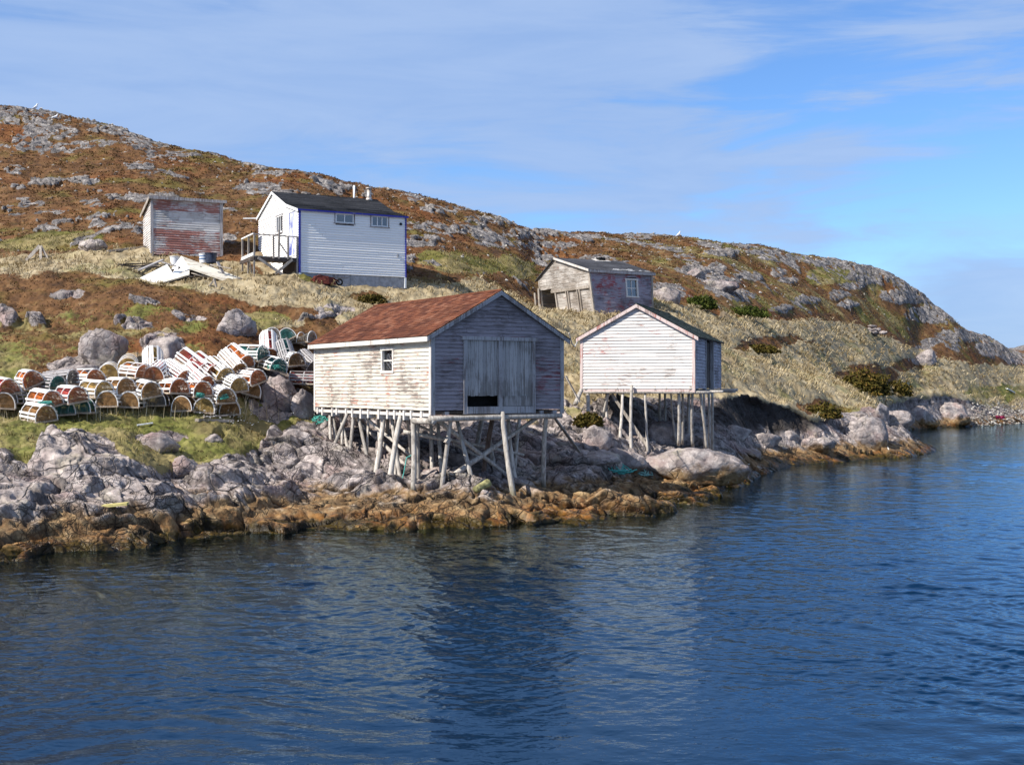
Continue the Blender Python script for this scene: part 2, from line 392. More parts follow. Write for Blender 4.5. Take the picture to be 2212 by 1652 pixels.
M['greyroof'] = mat_shingle('grey_felt', [(.05,.05,.056),(.065,.065,.072),(.08,.08,.088),(.10,.10,.11)])
M['greenroof'] = mat_shingle('green_shingles', [(.035,.05,.042),(.05,.068,.055),(.06,.08,.065),(.075,.095,.08)])
M['concrete'] = mat_plain('concrete', (.34,.34,.35), .9, .2, 5)
M['tin'] = mat_plain('old_tin', (.42,.37,.33), .5, .4, 7, .6)
M['rust'] = mat_plain('rusty_red_metal', (.12,.03,.022), .7, .5, 7, .2)
M['rubber'] = mat_plain('black_rubber', (.02,.02,.02), .8)
M['white'] = mat_plain('white_board', (.78,.78,.77), .7, .06, 3)
M['creamwood'] = mat_wood('cream_panel', (.66,.62,.53), (.40,.34,.27), None, .56, 0, 'h', tone=.12)
M['lath'] = mat_wood('trap_lath', (.80,.78,.75), (.45,.40,.36), (.40,.12,.12), .66, .0, 'v', tone=.2)
M['trapbase'] = mat_wood('trap_base_wood', (.58,.50,.40), (.34,.26,.19), None, .5, 0, 'v', tone=.25)
for k, c in dict(rust=(.42,.17,.075), brown=(.34,.19,.08), orange=(.55,.17,.045), red=(.46,.09,.08), yellow=(.44,.29,.10), teal=(.05,.16,.145), grey=(.2,.18,.16)).items():
    M['net_'+k] = mat_plain('net_'+k, c, .8, .45, 9)
M['teal'] = mat_plain('teal_rope', (.08,.34,.29), .7, .3, 20)
M['paleteal'] = mat_plain('faded_teal_rope', (.28,.52,.46), .7, .3, 20)
M['rope'] = mat_plain('pale_rope', (.62,.58,.52), .8, .2, 20)
M['feather'] = mat_plain('gull_white', (.82,.82,.82), .8, .04, 8)
M['gullgrey'] = mat_plain('gull_grey', (.42,.43,.46), .8, .08, 8)
M['beak'] = mat_plain('gull_yellow', (.7,.42,.05), .6, .1, 8)
M['bluepaint'] = mat_plain('blue_plastic', (.10,.18,.34), .5, .1)
M['darkpaint'] = mat_plain('dark_drum', (.03,.04,.07), .5, .3)
M['whiteplastic'] = mat_plain('white_plastic', (.75,.76,.77), .5, .06)
M['pinknet'] = mat_plain('pink_net', (.22,.02,.06), .8, .4, 10)
M['curtain'] = mat_plain('blue_curtain', (.10,.28,.62), .8, .25, 12)
M['ink'] = mat_plain('dark_paint_marks', (.05,.04,.04), .8)
M['dark'] = mat_plain('dark_interior', (.012,.011,.011), .9)  # near black: painted gloom of the interiors, also the chimney stub
M['yellowwood'] = mat_plain('yellowed_board', (.55,.47,.18), .8, .2, 6)
M['mosswood'] = mat_plain('mossy_log_end', (.24,.22,.10), .9, .5, 9)

# ------------------------------------------------------------------ terrain survey: per bearing, (picture height, distance)
COLS = {
 -300: [(1235,0),(1150,26),(1030,29),(950,32),(850,35.5),(790,40),(690,46),(610,51),(555,60),(480,70),(350,92),(205,112)],
 0:   [(1205,0),(1110,28.2),(1040,29.5),(990,32),(940,34.5),(900,36.5),(850,38.2),(790,41),(690,47),(612,52.5),(602,54.5),(555,61),(480,72),(350,92),(237,110)],
 120: [(1195,0),(1110,28.8),(1050,30),(968,32.6),(940,35.3),(900,37),(850,39),(790,41.5),(690,47.5),(612,53),(600,55),(555,61),(480,72),(350,93),(254,110)],
 250: [(1180,0),(1110,29.6),(1060,30.7),(965,33.2),(935,36),(890,38),(850,39.3),(790,41.7),(680,47.5),(615,53),(600,55),(552,60),(450,75),(350,93),(284,108)],
 360: [(1170,0),(1100,30.6),(1050,31.8),(1010,34),(960,36.2),(890,39),(850,40.2),(780,42.5),(690,47.5),(625,53),(605,55.5),(555,60),(465,74),(370,92),(322,105)],
 450: [(1160,0),(1100,31.6),(1040,33),(990,35.5),(930,38),(885,40),(850,41),(780,43.5),(700,47.5),(640,52.5),(612,55),(562,60),(480,73),(400,89),(341,104)],
 620: [(1147,0),(1100,33.1),(1050,35),(1000,37.8),(960,39.8),(925,41.6),(870,43.5),(800,46),(740,49),(680,52),(625,55.2),(596,56.8),(590,58),(556,62),(470,77),(382,102)],
 780: [(1143,0),(1100,33.5),(1050,36.2),(1020,38.5),(980,40.5),(940,43),(890,46),(800,49),(720,52),(660,56),(620,58.6),(603,60.3),(575,65),(540,72),(470,84),(408,102)],
 930: [(1137,0),(1100,33.7),(1055,35.3),(1025,37.5),(990,41),(950,45),(900,48),(820,50.5),(740,53),(660,57.5),(615,61),(580,66),(500,84),(441,102)],
 1110:[(1125,0),(1090,35.2),(1050,37.8),(1005,41),(960,44),(900,48),(830,51),(760,54),(700,57.5),(665,64),(640,70),(600,77),(550,88),(488,106)],
 1175:[(1121,0),(1088,36),(1050,38.4),(1005,41.5),(960,44.7),(900,48),(840,50.6),(770,54.3),(705,58.5),(688,63),(675,70),(655,75.5),(600,85),(560,95),(503,112)],
 1250:[(1117,0),(1085,37),(1050,39),(1005,42),(960,45.5),(900,48),(860,50.5),(800,54.5),(740,58),(697,62),(681,66.5),(652,72),(600,80),(560,95),(512,119)],
 1400:[(1107,0),(1075,39.4),(1040,42),(1000,45),(970,47.5),(930,51),(890,54.5),(860,57),(800,60),(740,63),(690,67),(657,71.5),(600,84),(550,103),(514,122)],
 1550:[(1070,0),(1050,44.2),(1015,47.5),(970,50.5),(930,54),(880,57.5),(845,59.5),(800,62),(762,65),(738,69),(690,76),(650,84),(590,99),(530,125)],
 1650:[(1022,0),(1005,55),(985,58),(955,60.2),(935,61),(880,62),(862,63),(797,66.5),(782,73),(740,80),(690,88),(645,97),(590,110),(538,127)],
 1740:[(1001,0),(985,61),(950,62.6),(905,64),(885,65.5),(828,68.5),(808,81),(760,88),(710,96),(660,105),(600,119),(552,130)],
 1830:[(994,0),(960,65),(925,67.4),(890,70),(866,72),(852,74),(836,93),(800,98),(750,105),(700,112),(650,119),(600,127),(566,133)],
 1885:[(989,0),(955,67),(910,69.3),(888,71.5),(876,83),(855,93),(810,103),(760,111),(710,118),(650,127),(578,136)],
 1950:[(985,0),(950,69.2),(925,71.5),(-.3,78),(-1.2,86),(-.5,101),(931,104),(900,107),(868,110),(820,114),(770,119),(720,125),(660,131),(607,137)],
 1990:[(978,0),(958,71.2),(-.3,76),(-1.5,86),(-.5,107),(926,110),(890,112.5),(862,115),(800,122),(750,128),(700,133),(636,139)],
 2020:[(972,0),(-.3,75),(-1.5,88),(-.6,109),(924,112.5),(890,115),(860,117.5),(800,123),(750,129),(700,135),(662,139)],
 2055:[(922,0),(890,117.5),(858,120),(800,125.5),(750,131),(688,140)],
 2150:[(917,0),(890,125.5),(862,129),(820,135),(780,141),(737,149)],
 2212:[(914,0),(890,131),(862,136),(830,142),(795,150),(765,158)],
 2400:[(907,0),(870,148),(830,160),(800,175),(790,185)],
}
def col_profile(px, pts):
    Ys = []; Zs = []
    for i, (a, Y) in enumerate(pts):
        if i == 0:
            Yw = F*H/(a-HY)
            for dy, z in ((0,None),(-15,-4.2),(-10,-2.5),(-5.5,-1.1),(-2,-.35)):
                if z is not None and Yw+dy > 9.5: Ys.append(Yw+dy); Zs.append(z)
            Ys.append(Yw); Zs.append(0.)
        elif a < 10: Ys.append(Y); Zs.append(a)
        else: Ys.append(Y); Zs.append(H+(HY-a)/F*Y)
    k = np.argsort(Ys); Ys = list(np.array(Ys)[k]); Zs = list(np.array(Zs)[k])
    Ys = [5., 9.]+Ys; Zs = [-5., -4.8]+Zs
    Ye, Ze = Ys[-1], Zs[-1]
    for m, dz in ((1.05,-.4),(1.25,-4),(1.7,-9)): Ys.append(Ye*m); Zs.append(max(Ze+dz, -2))
    Ys.append(420); Zs.append(-4)
    return np.array(Ys), np.array(Zs)
rowsY = np.concatenate([np.geomspace(9,24,24,endpoint=False), np.geomspace(24,34,300,endpoint=False), np.geomspace(34,47,330,endpoint=False),
                        np.geomspace(47,78,330,endpoint=False), np.geomspace(78,162,340,endpoint=False), np.geomspace(162,410,40)])
uu = np.concatenate([np.linspace(-1.0,-.75,14,endpoint=False), np.linspace(-.75,-.45,150,endpoint=False), np.linspace(-.45,.45,1080,endpoint=False), np.linspace(.45,.75,150,endpoint=False), np.linspace(.75,1.0,14)])
pxs = sorted(COLS); prof = []
for px in pxs:
    y, z = col_profile(px, COLS[px]); prof.append(pchip(np.log(y), z, np.log(rowsY)))
prof = np.array(prof).T                                  # rows x columns of the survey
Zb = pchip(np.array([(p-CX)/F for p in pxs]), prof, uu)
Yg = np.repeat(rowsY[:,None], len(uu), 1); Xg = uu[None,:]*Yg
PXg = CX+F*np.repeat(uu[None,:], len(rowsY), 0); PYg = HY-(Zb-H)/Yg*F

def pw(pts, x):
    a = np.array(pts, float); return np.interp(x, a[:,0], a[:,1])
wx = fbm(Xg*.35, Yg*.35, 4, 3); wy = fbm(Xg*.35+50, Yg*.35, 4, 4)
qx = PXg+wx*900/Yg*1.0; qy = PYg+wy*420/Yg*1.0                # wobble so borders are irregular
def blobs(L):
    m = np.zeros_like(qx)
    for (cx, cy, rx, ry) in L:
        d = ((qx-cx)/rx)**2+((qy-cy)/ry)**2
        m = np.maximum(m, 1-sstep(.5, 1.5, d))
    return m
rockline = [(-400,985),(0,985),(60,1000),(110,965),(170,948),(230,950),(280,990),(340,1022),(390,1008),(440,1000),(520,985),(570,962),(590,928),(640,915),(700,890),(800,870),(930,860),(1200,868),(1250,885),(1290,872),(1330,862),(1540,862),(1600,872),(1700,890),(1760,918),(1830,897),(1880,880),(1900,888),(1960,866),(2050,860),(2100,872),(2140,885),(2400,885)]
rock = sstep(-9, 9, qy-pw(rockline, PXg))
heath_top = pw([(-400,560),(0,556),(300,546),(480,566),(640,590),(880,604),(960,590),(1010,602),(1090,628),(1160,662),(1250,682),(1400,652),(1450,652),(1550,680),(1700,690),(1800,692),(1880,715),(1960,748),(2060,772),(2212,792),(2400,800)], PXg)
low_left = pw([(-400,600),(0,604),(200,606),(320,615),(400,626),(470,641),(520,648),(580,658),(650,670),(720,692),(780,780),(800,1300),(2500,1300)], PXg)
dry = sstep(-7, 7, qy-heath_top)*sstep(-7, 7, low_left-qy)
green = sstep(-12, 12, qy-pw([(-400,845),(0,845),(300,850),(560,850),(680,880),(720,1200),(2500,1200)], PXg))*.9
green = np.maximum(green, blobs([(1050,575,110,20),(960,560,60,14),(1130,590,50,10),(2170,850,90,16),(1800,600,60,20),(640,470,40,30),(150,520,80,14),(60,530,80,16),(1880,850,40,12),(700,600,60,12),(560,690,70,25),(20,800,60,40)])*.95)
green = np.maximum(green, sstep(640,680,qy)*sstep(860,800,qy)*sstep(500,420,PXg)*np.clip(.42+.35*fbm(Xg*.5,Yg*.5,4,77),0,.8))
olv = sstep(0, 18, heath_top-qy)*sstep(1330,1450,PXg)*np.clip(.40+.35*fbm(Xg*.22,Yg*.22,4,78),0,.75)
green = np.maximum(green, olv)
dry = np.maximum(dry, blobs([(270,780,40,30),(350,735,25,22),(620,700,40,16),(590,560,50,12)])*.8)
dry = dry*(1-blobs([(805,643,38,12),(940,600,60,10),(1640,750,60,10),(2110,775,70,14),(1870,815,70,26),(1780,885,60,18),(2050,770,40,10),(1690,735,70,8),(1960,790,40,12),(1330,790,30,14)]))
hill = sstep(0, 18, heath_top-qy)
rb = blobs([(60,246,90,14),(20,262,60,12),(125,287,40,20),(55,318,60,9),(135,322,60,11),(205,315,55,11),(320,306,60,20),(240,282,60,9),(300,362,34,10),(330,375,30,7),(40,404,20,7),(105,462,34,8),(100,500,34,10),(390,335,40,7),
   (35,370,26,8),(215,487,18,7),(180,390,40,7),(60,440,30,8),(250,430,30,7),(200,445,26,6),(500,520,16,14),(300,497,16,14),(500,455,30,6),(640,440,40,8),(560,415,40,8),
   (905,525,45,14),(905,490,60,8),(980,500,60,9),(1080,530,60,8),(1150,505,70,12),(1060,480,60,9),(960,455,60,8),(1200,530,60,8),(1290,560,40,8),(1440,632,44,20),(1500,588,40,12),(1545,585,26,14),(1560,612,45,14),(1590,640,44,12),(1620,600,30,10),(1680,590,20,9),(1700,608,26,8),(1745,650,30,9),(1690,668,26,7),(1810,640,26,10),(1830,660,24,8),(1380,513,40,5),(1560,548,40,7),(1650,548,40,8),(1690,560,60,8),(1780,567,60,8),(1880,600,50,16),(1960,640,60,18),(2020,680,70,20),(2090,725,70,16),(2160,755,60,20),(1860,580,70,9),(2212,775,50,16),(1840,620,30,8),
   (1990,768,36,22),(2010,740,24,10),(2200,840,30,8)])
n_r = fbm(Xg*.24, Yg*.17, 6, 21)*1.1; n_s = fbm(Xg*1.5, Yg*1.1, 4, 27)
dens = np.interp(PYg-pw([(-400,232),(0,235),(250,284),(450,341),(620,382),(780,408),(930,441),(1110,488),(1250,512),(1400,514),(1550,530),(1740,552),(1885,578),(1950,607),(2020,662),(2055,688),(2150,737),(2400,790)], PXg), [0,25,80,160,260], [.26,.1,.0,-.08,-.16])
rn = sstep(.53, .72, n_r+dens+.42*n_s)*hill*.95
rb = np.maximum(rb*sstep(-.1-.25*(PXg>1380), .5-.25*(PXg>1380), n_s+.35), rn*np.interp(PXg,[1250,1400],[1,.75]))
rb = np.maximum(rb, sstep(.8,1.0,n_s+.25*n_r)*hill*.9)
rb2 = blobs([(345,948,46,17),(465,950,18,9),(20,690,26,14),(80,700,20,10),(400,690,36,12),(290,700,40,10),(720,680,50,7),(690,690,50,6),(150,645,40,8),(320,660,30,5),(600,830,40,50),(655,870,34,34),(595,880,50,30),(180,800,70,22),(345,750,50,30)])
rock = np.maximum(rock, np.maximum(rb*(1-.6*dry), rb2*sstep(-.5,.1,n_s+.4)))
# grassy pockets on the shore rock, pebbles at the far beach
rock = rock*(1-.95*blobs([(1270,905,34,16),(1225,900,20,14),(1460,985,10,4)])*sstep(-.3,.2,n_s+.2))
rock = rock*(1-sstep(.35,.6,fbm(Xg*.6,Yg*.6,3,71))*sstep(1.6,2.2,Zb)*(PYg>900)*(PXg<1200)*.9)
dark = blobs([(1670,905,115,36),(1590,895,60,34),(1890,868,40,16)])  # mask of painted shade on the rock of the cove bank
dark = np.maximum(dark, sstep(6,1,np.abs(qy-pw(rockline,PXg)-5))*(PXg>1880)*sstep(-.2,.3,n_s)*.9)  # painted shadow line under the far-shore turf edge
near_shed = np.zeros_like(dark)
# displacement
Zd = Zb.copy()
soil = 1-rock
land = sstep(-1.5, .8, Zb)
Zd += soil*land*(fbm(Xg*.16,Yg*.16,3,31)*.28 + fbm(Xg*.75,Yg*.75,4,33)*.13 + np.abs(fbm(Xg*2.1,Yg*2.1,3,37))*(.10-.06*hill))
tus = worley(Xg*1.15+wx*.3, Yg*1.15+wy*.3, 41)
yard = blobs([(600,580,75,28),(690,600,70,18),(420,590,110,26)])
Zd += dry*soil*land*(np.sqrt(np.clip(1-tus[0]*1.25,0,1))*.15*(.3+tus[2]))*(1-.8*yard)
Zd -= blobs([(595,576,55,22)])*.22
Zd += (1-dry)*soil*land*hill*(np.clip(1-tus[0]*1.2,0,1)*.09*(tus[2]))
mk = (rock > .02) & (Yg > 23)
x = Xg[mk]; y = Yg[mk]; w = rock[mk]; zb = Zb[mk]
ww = fbm(x*.8, y*.8, 3, 51)*.35; wv = fbm(x*.8+9, y*.8, 3, 52)*.35
far = sstep(46, 62, y)*.8
def blocks(sx, sy, seed, tilt, off, amp, gw):
    f1, f2, cid, dx, dy = worley(x*sx+ww*sx, y*sy+wv*sy, seed)
    a = cid*6.283*3; edge = f2-f1
    return off*(cid-.5)*sstep(0,gw,edge) + tilt*(np.cos(a)*dx+np.sin(a)*dy) + amp*(sstep(0,gw,edge)-.85), edge
h1, e1 = blocks(.30, .55, 61, .13, .26, .15, .10)
h2, e2 = blocks(.9, 1.2, 63, .09, .11, .05, .10)
h3, e3 = blocks(2.4, 2.8, 65, .05, .04, .0, .1)
lowz = sstep(2.6, .6, zb)
lz = zb/.42+ww*1.2+wv*.5; fr_ = lz-np.floor(lz)
ledge = (np.floor(lz)+sstep(.55,1.,fr_)-lz)*.42
dz = h1*(.8+.3*lowz) + h2 + h3*.7 + ledge*.75*sstep(60,40,y)
dz += fbm(x*7, y*7, 4, 67)*.015 + fbm(x*.28, y*.34, 3, 72)*.36*sstep(60,45,y)
dz = dz*(1-.15*far) + .14
shelf = sstep(-1.2,-.2,zb)
Zd[mk] += w*dz*(.35+.65*shelf)
crackv = np.zeros_like(Zd)
crackv[mk] = np.clip((1-sstep(0,.07,e1))+(1-sstep(0,.09,e2))*.9+(1-sstep(0,.11,e3))*.55, 0, 1)*w*(1-.5*far)
# a turf lip hanging over the dark bank beside the cove and along the far shore
lip = np.exp(-((PYg-pw(rockline,PXg)+6)/11.)**2)*np.maximum(sstep(1540,1600,PXg)*sstep(1800,1750,PXg), .8*sstep(1890,1930,PXg)*sstep(2130,2090,PXg)*(Yg>100))
pushy = np.zeros_like(Zd); pushy[mk] = np.clip(w*dz*.55,-.12,.25)
Yd = Yg-lip*.75-pushy; Xd = uu[None,:]*Yg
Zd += lip*.12
PYd = HY-(Zd-H)/Yd*F
V = np.stack([Xd, Yd, Zd], -1).reshape(-1,3)
q = grid_faces(len(rowsY), len(uu))
zq = Zd.reshape(-1)[q].max(1); q = q[zq > -4.6]
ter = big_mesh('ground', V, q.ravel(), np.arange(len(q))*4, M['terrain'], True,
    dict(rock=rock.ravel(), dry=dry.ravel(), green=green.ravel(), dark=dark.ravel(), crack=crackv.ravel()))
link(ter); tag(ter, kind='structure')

def uidx(u): return int(np.clip(np.searchsorted(uu, u), 1, len(uu)-1))
def hit(px, py):
    """first ground point seen at that bearing and height"""
    k = uidx((px-CX)/F); c = PYd[:,k]; ok = np.nonzero((c <= py) & (rowsY > 20))[0]
    i = ok[0] if len(ok) else len(rowsY)-1
    Y = rowsY[i]; return Vector(((px-CX)/F*Y, Y, Zd[i,k]))
def gz(X, Y):
    k = uidx(X/Y); i = int(np.clip(np.searchsorted(rowsY, Y),1,len(rowsY)-1))
    return float(Zd[i-1:i+1, k-1:k+1].mean())

# ------------------------------------------------------------------ sea
def sea():
    ry = np.concatenate([np.geomspace(5,14,150,endpoint=False), np.geomspace(14,45,560,endpoint=False), np.geomspace(45,140,330,endpoint=False), np.geomspace(140,6000,50)])
    cu = np.concatenate([np.linspace(-3,-.47,40,endpoint=False), np.linspace(-.47,.47,840,endpoint=False), np.linspace(.47,3,40)])
    Y = np.repeat(ry[:,None], len(cu), 1); X = cu[None,:]*Y
    step = np.gradient(ry)[:,None]
    amp = .62+.5*fbm(X*.09, Y*.06, 3, 81); r2 = np.random.default_rng(5)
    jx = fbm(X*.25,Y*.25,2,83)*.6; jy = fbm(X*.25+7,Y*.25,2,84)*.6
    Z = np.zeros_like(X)
    for i in range(60):
        lam = .17*(9.0**(r2.random()))
        th = R(90+r2.normal(-18, 34)); k = 2*np.pi/lam
        a = .0029*lam**.62*r2.uniform(.6,1.3)
        fade = np.clip((lam/step-2.2)/2.5, 0, 1)
        ph = k*(np.cos(th)*(X+jx)+np.sin(th)*(Y+jy))+r2.uniform(0,6.28)
        Z += a*fade*(np.sin(ph)+.25*np.sin(2*ph+1.2))
    Z *= amp*np.clip((5200-Y)/4000,0,1)
    ki = np.clip(np.searchsorted(uu, cu),0,len(uu)-1); ri = np.clip(np.searchsorted(rowsY, ry),0,len(rowsY)-1)
    bed = Zd[np.ix_(ri,ki)]; dep = np.clip(-bed,-1,6); dep[ry>410] = 6; dep[:, np.abs(cu)>1.0] = 6
    Z *= np.clip(.25+dep/1.2,.15,1)
    q = grid_faces(len(ry), len(cu)); keep = dep.reshape(-1)[q].max(1) > -.6; q = q[keep]
    V = np.stack([X,Y,Z],-1).reshape(-1,3)
    o = big_mesh('water', V, q.ravel(), np.arange(len(q))*4, M['water'], True, dict(depth=np.clip(dep,0,6).ravel()))
    link(o); tag(o, kind='structure')
sea()

# far headland across the bay
def headland():
    xs = np.linspace(140, 420, 140); ys = np.linspace(380, 470, 40)
    X, Y = np.meshgrid(xs, ys)
    prof_ = np.interp(X, [140,165,175,190,215,260,420], [0,9,17,21,23,30,34])
    Z = prof_*np.sin(np.clip((Y-380)/90,0,1)*math.pi)**.6-1+fbm(X*.06,Y*.06,5,91)*2.2
    q = grid_faces(40,140)
    o = big_mesh('hill', np.stack([X,Y,Z],-1).reshape(-1,3), q.ravel(), np.arange(len(q))*4, M['terrain'], True, dict(rock=(.5+fbm(X*.1,Y*.1,3,93)*.9).ravel(), dry=np.zeros(X.size)))
    link(o); tag(o, kind='structure')
headland()

# ------------------------------------------------------------------ buildings
class Bld:
    def __init__(s, name, origin, ang, label, cat='shed', dfm=None):
        s.o = Vector(origin); s.a = ang; s.e = Vector((math.cos(ang), math.sin(ang), 0)); s.d = Vector((-math.sin(ang), math.cos(ang), 0))
        s.root = empty(name, origin, ang); tag(s.root, label, cat); s.dfm = dfm
    def loc(s, w):
        v = Vector(w)-s.o; return Vector((v.dot(s.e), v.dot(s.d), v.z))
    def wld(s, l): return s.o+s.e*l[0]+s.d*l[1]+Vector((0,0,l[2]))
    def on(s, px, py, x=None, y=None):
        """point of the sight line in the plane local x = .. or y = .., local coordinates"""
        ax, val = (s.e, x) if x is not None else (s.d, y)
        dr = Vector(((px-CX)/F, 1, (HY-py)/F)); c = Vector((0,0,H))-s.o
        Y = (val-ax.dot(c))/ax.dot(dr); return s.loc(P(px,py,Y)), Y
    def mb(s):
        m = MB(); m.dfm = s.dfm; return m
    def post(s, top, foot, x=None, y=None, r=.085, r2=None, mat='log', name='post', bury=.3, wander=.7):
        t, Y = s.on(*top, x=x, y=y); g = hit(*foot); Yf = min(max(g.y, Y-wander), Y+wander)
        f = s.loc(P(*foot, Yf)); f = f+(f-t).normalized()*bury
        r *= .86; r2 = r2*.86 if r2 else None
        return log_mb(f, t, r, r2 or r*.85).build(name, M[mat], s.root, True)

def lap(mb, a, b, nrm, z0, z1, ex, smin=None, smax=None, holes=(), out=.036, jog=.004):
    """lapped boards from a to b (local xy); smin/smax give the board's run at a height; holes = (s0,s1,z0,z1)"""
    a = Vector((*a,0)); b = Vector((*b,0)); L = (b-a).length; t = (b-a)/L; n = Vector((*nrm,0))
    nc = int(math.ceil((z1-z0)/ex-1e-6))
    lo = smin or (lambda z: 0.); hi = smax or (lambda z: L)
    def board(s0a, s1a, s0b, s1b, za, zb):
        k = max(1, int((s1a-s0a)/.7)); w = random.uniform(-.003,.003)
        j = [random.uniform(-jog,jog) for _ in range(k+1)]
        for i in range(k):
            f0, f1 = i/k, (i+1)/k
            A0 = s0a+(s1a-s0a)*f0; A1 = s0a+(s1a-s0a)*f1; B0 = s0b+(s1b-s0b)*f0; B1 = s0b+(s1b-s0b)*f1
            o0 = out+w+j[i]*.6; o1 = out+w+j[i+1]*.6
            p = [a+t*A0+n*o0+Vector((0,0,za+j[i])), a+t*A1+n*o1+Vector((0,0,za+j[i+1])), a+t*B1+n*.005+Vector((0,0,zb+.004)), a+t*B0+n*.005+Vector((0,0,zb+.004))]
            u = [a+t*A0-n*.012+Vector((0,0,za+j[i])), a+t*A1-n*.012+Vector((0,0,za+j[i+1]))]
            v = len(mb.v); mb.v += [tuple(q) for q in p+u]
            mb.f += [(v,v+1,v+2,v+3), (v+4,v+5,v+1,v)]
    for c in range(nc):
        za = z0+c*ex; zb = min(za+ex, z1)
        s0a, s1a, s0b, s1b = lo(za), hi(za), lo(zb), hi(zb)
        if s1a-s0a < .03: continue
        cuts = [(s0a,s1a,s0b,s1b)]
        for (h0,h1,g0,g1) in holes:
            if za >= g1-.01 or zb <= g0+.01: continue
            new = []
            for (p0,p1,r0,r1) in cuts:
                if h1 <= p0 or h0 >= p1: new.append((p0,p1,r0,r1)); continue
                if h0 > p0: new.append((p0,h0,r0,h0))
                if h1 < p1: new.append((h1,p1,h1,r1))
            cuts = new
        for (p0,p1,r0,r1) in cuts:
            if p1-p0 > 2.2 and random.random() < .8:
                m = random.uniform(p0+.6, p1-.6)
                board(p0,m-.002,r0,m-.002,za,zb); board(m+.002,p1,m+.002,r1,za,zb)
            else: board(p0,p1,r0,r1,za,zb)
    return mb

def frame_mesh(mb, axis, c, s0, s1, z0, z1, w, dep, prd):
    """rectangular surround round an opening; axis 'x' means the wall runs along x at y=c facing -y; 'y': runs along y at x=c facing -x; 'Y': facing +x"""
    def bx(a0,a1,b0,b1,o=0):
        p = prd+o
        if axis == 'x': mb.box(a0,a1,c-p,c+dep,b0,b1)
        elif axis == 'y': mb.box(c-p,c+dep,a0,a1,b0,b1)
        else: mb.box(c-dep,c+p,a0,a1,b0,b1)
    bx(s0-w,s0,z0,z1); bx(s1,s1+w,z0,z1); bx(s0-w-.02,s1+w+.02,z1,z1+w,.012); bx(s0-w-.03,s1+w+.03,z0-w*.8,z0,.02)
def window(B, axis, c, s0, s1, z0, z1, mat='trim', w=.08, muntin=1, mv=0, pane_in=.05):
    f = B.mb(); frame_mesh(f, axis, c, s0, s1, z0, z1, w, .07, .035); fo = f.build('window', M[mat], B.root)
    g = B.mb(); s = c+pane_in*(1 if axis in 'xy' else -1)
    def bx(m, a0,a1,b0,b1,d0,d1):
        if axis == 'x': m.box(a0,a1,s+d0,s+d1,b0,b1)
        else: m.box(s+d0,s+d1,a0,a1,b0,b1)
    bx(g, s0,s1,z0,z1,-.003,.003); g.build('pane', M['glass'], fo)
    k = B.mb(); ww = .022
    for i in range(1, muntin+1):
        m_ = s0+(s1-s0)*i/(muntin+1); bx(k, m_-ww, m_+ww, z0, z1, -.03, -.006)
    for i in range(1, mv+1):
        m_ = z0+(z1-z0)*i/(mv+1); bx(k, s0, s1, m_-ww, m_+ww, -.028, -.005)
    if k.v: k.build('muntin', M[mat], fo)
    return fo

def shingle_slope(mb, A, U, W, ex=.14, tab=.3, lift=.014):
    """A: eave corner, U: vector along eave, W: vector up slope"""
    A = Vector(A); U = Vector(U); W = Vector(W); n = U.cross(W).normalized(); u = U.normalized(); w = W.normalized()
    nr = int(W.length/ex)+1
    for r in range(nr):
        b0 = r*ex; b1 = min(b0+ex*1.15, W.length)
        if b1-b0 < .02: continue
        x = -random.uniform(0,tab)*(r % 2) - (.5*tab if r % 2 else 0)
        while x < U.length:
            x0 = max(x, 0); x1 = min(x+tab*random.uniform(.96,1.0), U.length); x += tab
            if x1-x0 < .02: continue
            l0 = lift*random.uniform(.8,1.7); dz = random.uniform(-.012,.012)
            p0 = A+u*x0+w*(b0+dz)+n*l0; p1 = A+u*x1+w*(b0+dz)+n*l0*random.uniform(.8,1.2); p2 = A+u*x1+w*b1+n*.004; p3 = A+u*x0+w*b1+n*.004
            v = len(mb.v); mb.v += [tuple(q) for q in (p0,p1,p2,p3,p0-n*l0,p1-n*l0)]
            mb.f += [(v,v+1,v+2,v+3),(v+4,v+5,v+1,v)]

